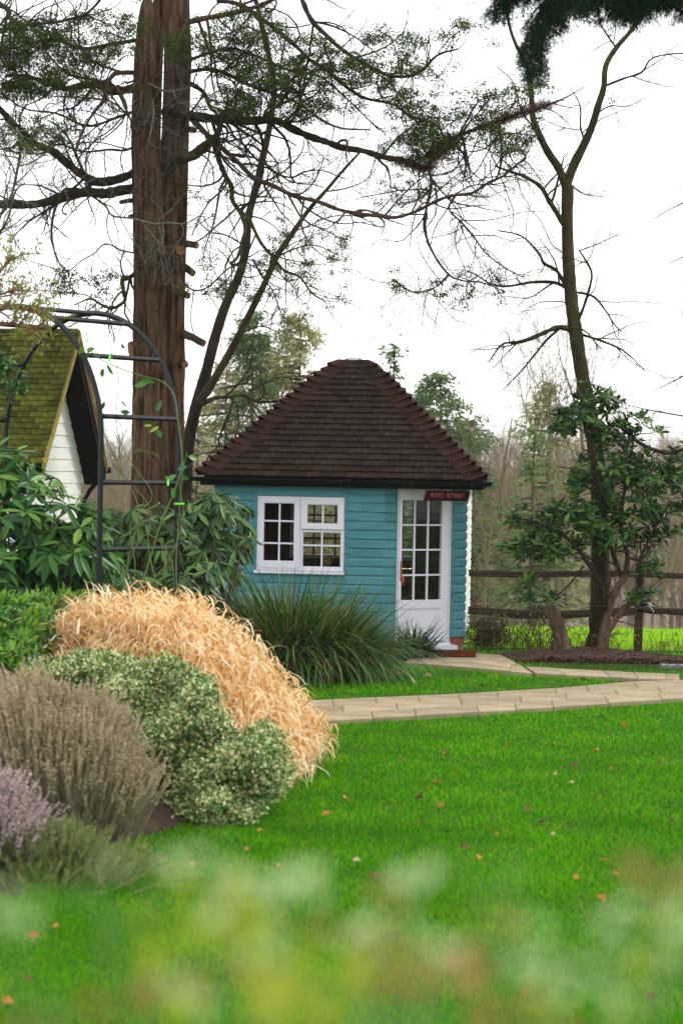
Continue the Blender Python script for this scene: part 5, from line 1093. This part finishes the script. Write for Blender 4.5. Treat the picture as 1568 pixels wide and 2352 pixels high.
def bramble(px0, px1, py, d, n, h, label):
    c = U((px0 + px1) / 2, py, d); o = thing('bramble', label, 'bramble', (c[0], c[1], float(gz(c[0], c[1]))))
    x = U(0, py, d)[0]; X = rng.uniform(U(px0, py, d)[0], U(px1, py, d)[0], n); P = np.stack([X, d + rng.normal(0, .18, n), gz(X, d + 0 * X)], -1); m = 9
    az = rng.uniform(0, 6.28, n); t = np.linspace(0, 1, m); L = rng.uniform(.3, 1., n) * h; w = rng.uniform(.2, .9, n) * h
    C = P[:, None] + np.stack([np.cos(az)[:, None] * w[:, None] * t, .4 * np.sin(az)[:, None] * w[:, None] * t, L[:, None] * np.sin(t * rng.uniform(1.2, 2.9, (n, 1)))], -1) + rng.normal(0, .008, (n, m, 3))
    mb = MB().tubes(loc(o, C), np.full((n, m), .0035), 3, False); mb.build('stems', M['bark_brown'], o)['kind'] = 'stuff'
    s = rng.integers(0, n, n * 4); k = rng.integers(2, m, n * 4); sel = rng.random(n * 4) < .35; mf = MB(); mf.leaves(loc(o, C[s, k][sel]), rdir(sel.sum()), rdir(sel.sum()), .045, .03, DT, DF); mf.build('leaves', M['yellowb'], o)['kind'] = 'stuff'; return o
bramble(1090, 1250, 1500, 25.6, 150, .5, 'leafless brown brambles against the fence just right of the summer house'); bramble(1230, 1420, 1500, 25.7, 80, .38, 'sparse brambles with a few red leaves behind the leaning stump')
bramble(1490, 1568, 1500, 25.7, 26, .3, 'few thin weeds along the fence at the far right')
dp_ = U(1118, 1470, 25.2); tw_ = thing('twig_heap', 'dense tangle of dark dead twigs beside the brick corner', 'twigs', (dp_[0], dp_[1], 0)); n = 420
a = rng.normal(0, 1, (n, 3)) * [.14, .1, .1] + [0, 0, .17]; t = np.linspace(0, 1, 5); D = rdir(n) * [1, .6, .8]; cc_ = a[:, None] + D[:, None] * (t[None, :, None] - .5) * rng.uniform(.1, .35, (n, 1, 1)) + rng.normal(0, .008, (n, 5, 3)); cc_[:, :, 2] = np.maximum(cc_[:, :, 2], .005)
MB().tubes(cc_, np.full((n, 5), .0035), 3, False).build('twigs', M['bark_brown'], tw_)['kind'] = 'stuff'
stn = UG(1545, 1531, .012); so = thing('stepping_stone', 'flat wet grey stone at the right edge beyond the path', 'stone', tuple(stn)); MB().add([(-.18, -.10, -.04), (.5, -.12, -.04), (.5, .10, -.04), (-.12, .12, -.04), (-.18, -.10, .02), (.5, -.12, .02), (.5, .10, .02), (-.12, .12, .02)], [(0, 1, 5, 4), (1, 2, 6, 5), (2, 3, 7, 6), (3, 0, 4, 7), (4, 5, 6, 7)]).build('stone_slab', M['wet'], so)

# ------------------------------------------------------------------ lawn, field grass, fallen leaves
PATHP = [np.array([UG(*p)[:2] for p in NEAR + FAR[::-1]]), np.array([UG(*p)[:2] for p in N3 + F3[::-1]]), np.array([UG(*p)[:2] for p in N2 + F2[::-1]])]
shedpoly = np.array([(SO + SM @ np.array([a, b, 0]))[:2] for a, b in poly])
def lawnpts(n, y0, y1, pw=1.0):
    y = y0 * (y1 / y0) ** rng.random(n) if pw else rng.uniform(y0, y1, n); x = rng.uniform(-1, 1, n) * (y * .178 + .25)
    ok = (x > edge(y) - .12) | (y > 17.0)
    for Pp in PATHP + [shedpoly, PM]: ok &= ~inpoly(x, y, Pp)
    return x[ok], y[ok]
x, y = lawnpts(330000, 6.3, 25.6); n = len(x)
hm = .036 * (1 + .25 * np.sin(x * 5.1 + y * 3.3) * np.sin(x * 2.3 - y * 1.7)); root = np.stack([x, y, gz(x, y) - .003], -1)
bare = (np.sin(x * 3.1 + 1) * np.sin(y * 4.3) > .45) & (y > 19.3); ok = ~bare | (rng.random(n) < .3); x, y, root, hm = x[ok], y[ok], root[ok], hm[ok]; n = len(x)
lg = MB().blades(root, rng.uniform(0, 6.283, n), hm * rng.uniform(.5, 1.35, n), .0030 * np.maximum(1, y / 9), rng.uniform(0, .5, n), rng.uniform(0, 1.1, n), 2).build('lawn_grass', M['lawn'])
tag(lg, 'bright green mown lawn in front of the path', 'lawn', kind='stuff')
yf = rng.uniform(26.5, 41.5, 60000); xf = rng.uniform(-1, 1, 60000) * (yf * .178 + .4); rf = np.stack([xf, yf, gz(xf, yf)], -1)
fg = MB().blades(rf, rng.uniform(0, 6.283, 60000), rng.uniform(.06, .15, 60000), .012, rng.uniform(0, .5, 60000), rng.uniform(0, .9, 60000), 2).build('field_grass', M['fieldg']); tag(fg, 'sunlit yellow green grass of the field beyond the fence', 'grass', kind='stuff')
CT = []; a_ = np.linspace(0, 2 * pi, 15)[:-1]; rad = .5 + .16 * np.cos(a_ * 5 + .3); CT = np.array([(0, 0, 0)] + [(r_ * cos(t) * .8, r_ * sin(t) * 1.1 + .1, .16 * sin(t * 2 + 1) + .1) for r_, t in zip(rad, a_)]); CF = np.array([(0, i, i % 14 + 1) for i in range(1, 15)])
lv = [(1005, 1797, 'o', .075), (965, 1830, 'r', .07), (793, 1834, 'o', .06), (748, 1870, 'o', .06), (1208, 1858, 'r', .07), (1247, 1889, 'r', .05), (1268, 1916, 'p', .05), (822, 1977, 'p', .05), (865, 2010, 'r', .055), (1322, 2015, 'o', .05), (1380, 2062, 'o', .06), (445, 1984, 'o', .055), (920, 1744, 'r', .05), (1028, 1729, 'r', .06),
      (1165, 1710, 'r', .06), (1320, 1757, 'r', .065), (1295, 1762, 'r', .05), (1370, 1723, 'o', .06), (1433, 1667, 'o', .065), (1510, 1751, 'r', .06), (1545, 1886, 'r', .05), (1384, 1976, 'o', .045), (1412, 2008, 'o', .045), (1460, 2020, 'r', .05), (68, 2250, 'r', .05), (75, 2148, 'o', .05), (130, 2127, 'o', .035), (600, 1907, 'o', .04), (1065, 1945, 'r', .05), (1100, 1970, 'o', .045), (955, 1893, 'r', .04), (970, 1888, 'r', .04), (640, 1990, 'o', .04), (1275, 1778, 'p', .05), (1312, 1798, 'p', .055), (985, 1553, 'p', .1), (1105, 1575, 'r', .08), (1338, 1560, 'r', .06), (1010, 1850, 'o', .04), (1150, 1795, 'o', .035), (1140, 1915, 'o', .035), (1210, 2280, 'o', .05), (1500, 2290, 'r', .05), (1405, 1765, 'o', .035), (675, 1970, 'r', .035), (565, 1950, 'o', .035), (20, 2300, 'o', .05), (1020, 1730, 'o', .035), (1240, 1760, 'r', .03), (800, 1690, 'o', .03)]
lab = {'o': ('small orange fallen leaf lying on the main lawn', 'orange leaves fallen on the lawn'), 'r': ('small dark red brown fallen leaf lying on the main lawn', 'dark leaves fallen on the lawn'), 'p': ('small pale pinkish fallen leaf lying on the main lawn', 'pale leaves fallen on the lawn')}
own = {(1005, 1797): 'largest orange leaf, near the middle of the main lawn', (985, 1553): 'pale leaf on the grass strip between the two paths', (1105, 1575): 'dark leaf near the middle of the grass strip between the two paths', (1338, 1560): 'dark leaf towards the right tip of the grass strip between the two paths', (68, 2250): 'dark leaf nearest the bottom left corner of the lawn', (793, 1834): 'orange leaf on the lawn closest to the golden grass edge', (1208, 1858): 'large dark maroon leaf right of the middle of the lawn'}
for x_, y_, k_, s_ in lv:
    p = UG(x_, y_, .03); s_ = s_ * .85; mbl = MB().leaves(np.zeros((1, 3)), norm(rng.normal(size=(1, 3)) * [1, 1, .35]), norm(rng.normal(size=(1, 3)) * .4 + [0, -.4, 1]), s_, s_, CT, CF)
    o = mbl.build('fallen_leaf', M['dleaf' + k_]); o.location = p; tag(o, own.get((x_, y_), lab[k_][0]), 'leaf', lab[k_][1])
# ------------------------------------------------------------------ foreground shrub, close to the lens
fs_ = thing('foreground_shrub', 'blurred pale and olive leaved shrub tips close to the camera along the bottom', 'shrub', (0., 1.25, 0.))
FL = [(340, 1960, 'pale', 1.15), (520, 1945, 'pale', 1.2), (640, 2050, 'pale', 1.1), (730, 2090, 'pale', 1.25), (600, 2010, 'pale', 1.3), (960, 2020, 'pale', 1.3), (1430, 2110, 'pale', 1.1), (1280, 2200, 'pale', 1.0), (1290, 2240, 'pale', 1.05), (1480, 2150, 'pale', 1.15), (500, 2300, 'pale', 1.05), (1445, 2270, 'pale', 1.2), (880, 2170, 'pale', 1.1), (630, 2180, 'pale', 1.2),
      (1160, 1970, 'gr', 1.3), (1100, 2080, 'gr', 1.3), (250, 2040, 'gr', 1.25), (40, 2120, 'gr', 1.2), (20, 2060, 'pale', 1.2), (720, 2260, 'gr', 1.1), (1000, 2300, 'gr', 1.2), (430, 2070, 'ol', 1.15), (470, 2100, 'ol', 1.1), (560, 2080, 'ol', 1.2), (640, 2290, 'ol', 1.0), (600, 2320, 'ol', 1.0), (760, 2320, 'ol', 1.1), (900, 2250, 'ol', 1.15), (1250, 2320, 'ol', 1.1), (350, 2230, 'ol', 1.1), (780, 2230, 'ol', 1.15), (1520, 2200, 'ol', 1.2),
      (600, 2150, 'br', 1.15), (850, 2190, 'br', 1.2), (980, 2230, 'br', 1.05), (1040, 2250, 'br', 1.1), (430, 2250, 'br', 1.1), (340, 2260, 'br', 1.15), (1535, 2030, 'br', 1.1), (1510, 2050, 'br', 1.15), (1150, 2330, 'br', 1.1), (90, 2340, 'br', 1.1), (940, 2190, 'br', 1.15), (850, 2090, 'br', 1.3), (1330, 2330, 'pale', 1.2), (180, 2330, 'gr', 1.1), (850, 2320, 'gr', 1.05), (1130, 2200, 'gr', 1.25), (1400, 2180, 'gr', 1.2)]
mbs = {k: MB() for k in ('pale', 'gr', 'ol', 'br')}; stm = MB()
for x_, y_, k_, d_ in FL:
    p = loc(fs_, U(x_ + rng.uniform(-12, 12), y_ + rng.uniform(-12, 12), d_)); L_ = rng.uniform(.013, .019)
    for q_ in range(6 if k_ in ('ol', 'br') else 4): mbs[k_].leaves((p + rng.normal(0, 1, 3) * [.018, .02, .010])[None], norm(rng.normal(size=(1, 3)) * [1, .6, .7]), norm(rng.normal(size=(1, 3)) * .5 + [0, -.8, .8]), L_, L_ * .55, LT, LF)
    r0 = np.array([p[0] * .35, p[1] * .4, 0]); t = np.linspace(0, 1, 9)[:, None]; Cc = r0 * (1 - t) + p * t + np.sin(t * pi) * rng.normal(0, .03, 3); Cc[:, 2] = p[2] * t[:, 0]; stm.tubes(Cc, np.linspace(.006, .0008, 9), 4)
stm.build('stems', M['rose'], fs_, True)['kind'] = 'stuff'
for k_, m_ in (('pale', 'fgpale'), ('gr', 'fggr'), ('ol', 'fgol'), ('br', 'fgbr')): mbs[k_].build('leaves', M[m_], fs_)['kind'] = 'stuff'

# ------------------------------------------------------------------ background trees
def conifer(x, y, h, w, label, mat, n=5000, cat='conifer', taper=1.0, gap=.35, Lf=.3, bot=.12, z0=None, lw=.09):
    z = float(gz(x, y)) if z0 is None else z0; o = thing('conifer_tree', label, cat, (x, y, z)); MB().tubes([(0, 0, -.3), (0, 0, h * .5), (.02, 0, h)], [h * .014, h * .009, .01], 7).build('trunk', M['bark_brown'], o, True)
    nb_ = int(h * 13); t = bot + (1 - bot) * rng.random(nb_) ** 1.1; az = rng.uniform(0, 6.28, nb_); L = w * (1 - t) ** taper * rng.uniform(.55, 1.1, nb_) + .1; k = np.linspace(0, 1, 5)
    C = np.stack([np.cos(az)[:, None] * L[:, None] * k, np.sin(az)[:, None] * L[:, None] * k, (t * h)[:, None] + L[:, None] * (.18 * k - .32 * k ** 2)], -1)
    MB().tubes(C, np.broadcast_to(np.linspace(.05, .01, 5), (nb_, 5)), 3, False).build('branches', M['bark_brown'], o)['kind'] = 'stuff'
    s = rng.integers(0, nb_, n); u = rng.uniform(.15, 1, n) ** .7; q_ = u * 4; a = np.clip(q_.astype(int), 0, 3); f = (q_ - a)[:, None]; P = C[s, a] * (1 - f) + C[s, a + 1] * f + rng.normal(0, .16, (n, 3)) * [1, 1, .6]
    d = np.stack([np.cos(az[s]), np.sin(az[s]), np.full(n, -.35)], -1); mb = MB(); mb.leaves(P, norm(d + rdir(n) * .8), rdir(n, .6), rng.uniform(.5, 1.2, n) * Lf, lw, DT, DF); mb.build('foliage', M[mat], o)['kind'] = 'stuff'; return o
def at(px, py_top, d): p = U(px, py_top, d); return p[0], d, p[2] - float(gz(p[0], d))
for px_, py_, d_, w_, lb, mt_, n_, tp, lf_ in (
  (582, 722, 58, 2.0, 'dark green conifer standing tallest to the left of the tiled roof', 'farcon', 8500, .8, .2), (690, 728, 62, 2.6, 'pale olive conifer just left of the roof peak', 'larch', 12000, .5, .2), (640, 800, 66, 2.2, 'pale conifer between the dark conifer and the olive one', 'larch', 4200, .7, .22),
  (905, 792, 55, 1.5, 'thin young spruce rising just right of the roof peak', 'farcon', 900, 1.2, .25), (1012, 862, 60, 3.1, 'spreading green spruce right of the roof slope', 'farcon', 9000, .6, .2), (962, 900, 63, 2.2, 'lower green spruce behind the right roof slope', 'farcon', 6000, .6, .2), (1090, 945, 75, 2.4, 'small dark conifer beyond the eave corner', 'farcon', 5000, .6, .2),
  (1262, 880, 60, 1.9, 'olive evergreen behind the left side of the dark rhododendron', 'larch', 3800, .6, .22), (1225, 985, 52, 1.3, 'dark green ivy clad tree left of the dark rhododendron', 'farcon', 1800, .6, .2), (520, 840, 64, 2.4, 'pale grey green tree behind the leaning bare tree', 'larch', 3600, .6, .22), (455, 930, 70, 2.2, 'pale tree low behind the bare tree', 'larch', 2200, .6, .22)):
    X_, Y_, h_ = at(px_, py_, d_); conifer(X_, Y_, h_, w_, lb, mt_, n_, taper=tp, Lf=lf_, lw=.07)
def baretree_arr(h, seed):
    P = np.array([(0, 0, 0), (.03 * h * rng.normal(), 0, h * .35), (.05 * h * rng.normal(), 0, h * .7), (.06 * h * rng.normal(), 0, h)]); C, Rr = spline(P, [h * .014, h * .011, h * .006, h * .002], 10)
    mb = MB().tubes(C, Rr, 4, False); a, ra = spawn(C[None], Rr[None], 26, (h * .2, h * .42), .55, .12, .10, 6, 1, .22, .55, .012); mb.tubes(a, ra, 3, False)
    b, rb = spawn(a, ra, 120, (h * .08, h * .18), .55, .14, .10, 5, 1, .2, .55, .010); mb.tubes(b, rb, 3, False); c_, rc_ = spawn(b, rb, 260, (h * .04, h * .10), .6, .15, .08, 3, 1, .2, .6, .008); mb.tubes(c_, rc_, 3, False)
    return np.concatenate(mb.v), np.concatenate(mb.f[4])
var = [baretree_arr(10., i) for i in range(6)]
def bare(x, y, h, label, mat='wood', v=0):
    o = thing('bare_tree', label, 'tree', (x, y, float(gz(x, y)))); V, Fq = var[v % 6]; s = h / 10.; c, s_ = cos(v * 1.7), sin(v * 1.7); V = V * s; V = np.stack([V[:, 0] * c - V[:, 1] * s_, V[:, 0] * s_ + V[:, 1] * c, V[:, 2]], -1)
    MB().add(V, Fq).build('crown', M[mat], o)
for px_, py_, d_, lb in ((1165, 960, 62, 'slim bare tree in the valley just right of the summer house'), (1200, 905, 66, 'bare tree with fine twigs behind the rhododendron, left one'), (1290, 820, 58, 'tall feathery bare tree behind the dark rhododendron crown'), (1235, 850, 60, 'airy bare tree left of the forked tree trunk'), (1120, 1040, 55, 'low bare sapling beside the corner of the summer house'),
   (1530, 1090, 60, 'bare tree at the right behind the fence post'), (470, 870, 60, 'pale bare tree left of the tiled roof'), (540, 930, 58, 'pale twiggy tree against the left roof slope'), (440, 980, 66, 'bare tree between the arch and the leaning stems'), (280, 980, 60, 'bare tree seen through the arch'), (1420, 1060, 64, 'bare tree behind the middle of the dark rhododendron'), (600, 860, 70, 'pale bare tree behind the conifers'), (1340, 1000, 70, 'bare tree behind the trunk of the forked tree')):
    X_, Y_, h_ = at(px_, py_, d_); bare(X_, Y_, h_, lb, 'wood', int(px_) % 6)
ww = MB(); nw = 640
for i in range(nw):
    y_ = 100 + 230 * rng.random() ** 1.2; x_ = rng.uniform(-.2, .2) * y_; V, Fq = var[rng.integers(6)]; h_ = rng.uniform(6.5, 9.5) * (1 if y_ > 150 else .9); a = rng.uniform(0, 6.28); V = V * (h_ / 10.) * [1.3, 1.3, 1]
    V = np.stack([V[:, 0] * cos(a) - V[:, 1] * sin(a) + x_, V[:, 0] * sin(a) + V[:, 1] * cos(a) + y_, V[:, 2] + float(gz(x_, y_)) + 2.2 * sin(x_ / 47.) * float(sm(120, 260, y_))], -1); ww.add(V, Fq)
wo2 = ww.build('distant_wood', M['wood']); tag(wo2, 'brown leafless wood covering the hillside beyond the field', 'wood', kind='stuff')
gb_, C = None, None
for px_, py_, d_, rx_, ry_, lb in ((1095, 1220, 80, 50, 45, 'yellow green bush in the valley right of the summer house'), (1290, 1210, 90, 60, 30, 'yellow green bush behind the dark rhododendron')):
    c = U(px_, py_, d_); o = thing('valley_bush', lb, 'bush', (c[0], c[1], float(gz(c[0], c[1])))); C, O = blobpts([(px_, py_, d_, rx_, ry_, 1.2)], 2500, .5); mb = MB(); mb.leaves(loc(o, C), rdir(2500), rdir(2500), .35, .14, DT, DF); mb.build('foliage', M['yellowb'], o)['kind'] = 'stuff'
    MB().tubes(loc(o, np.array([[c[0], c[1], gz(c[0], c[1])], [c[0], c[1], c[2]]], float)), [.1, .05], 6).build('trunk', M['bark_brown'], o)
# ------------------------------------------------------------------ damp winter air
hz_, ntz, bsz, outz = base('haze'); ntz.nodes.remove(bsz); pv = ntz.nodes.new('ShaderNodeVolumePrincipled'); pv.inputs['Color'].default_value = (.93, .95, 1, 1); pv.inputs['Density'].default_value = HAZE; pv.inputs['Anisotropy'].default_value = .2; ntz.links.new(pv.outputs[0], outz.inputs['Volume'])
if HAZE > 0:
    hb_ = MB().box(-275, 275, -60, 535, -12, 24).build('haze', hz_); hb_['kind'] = 'stuff'; tag(hb_, 'thin pale damp haze in the air over the valley', 'haze')
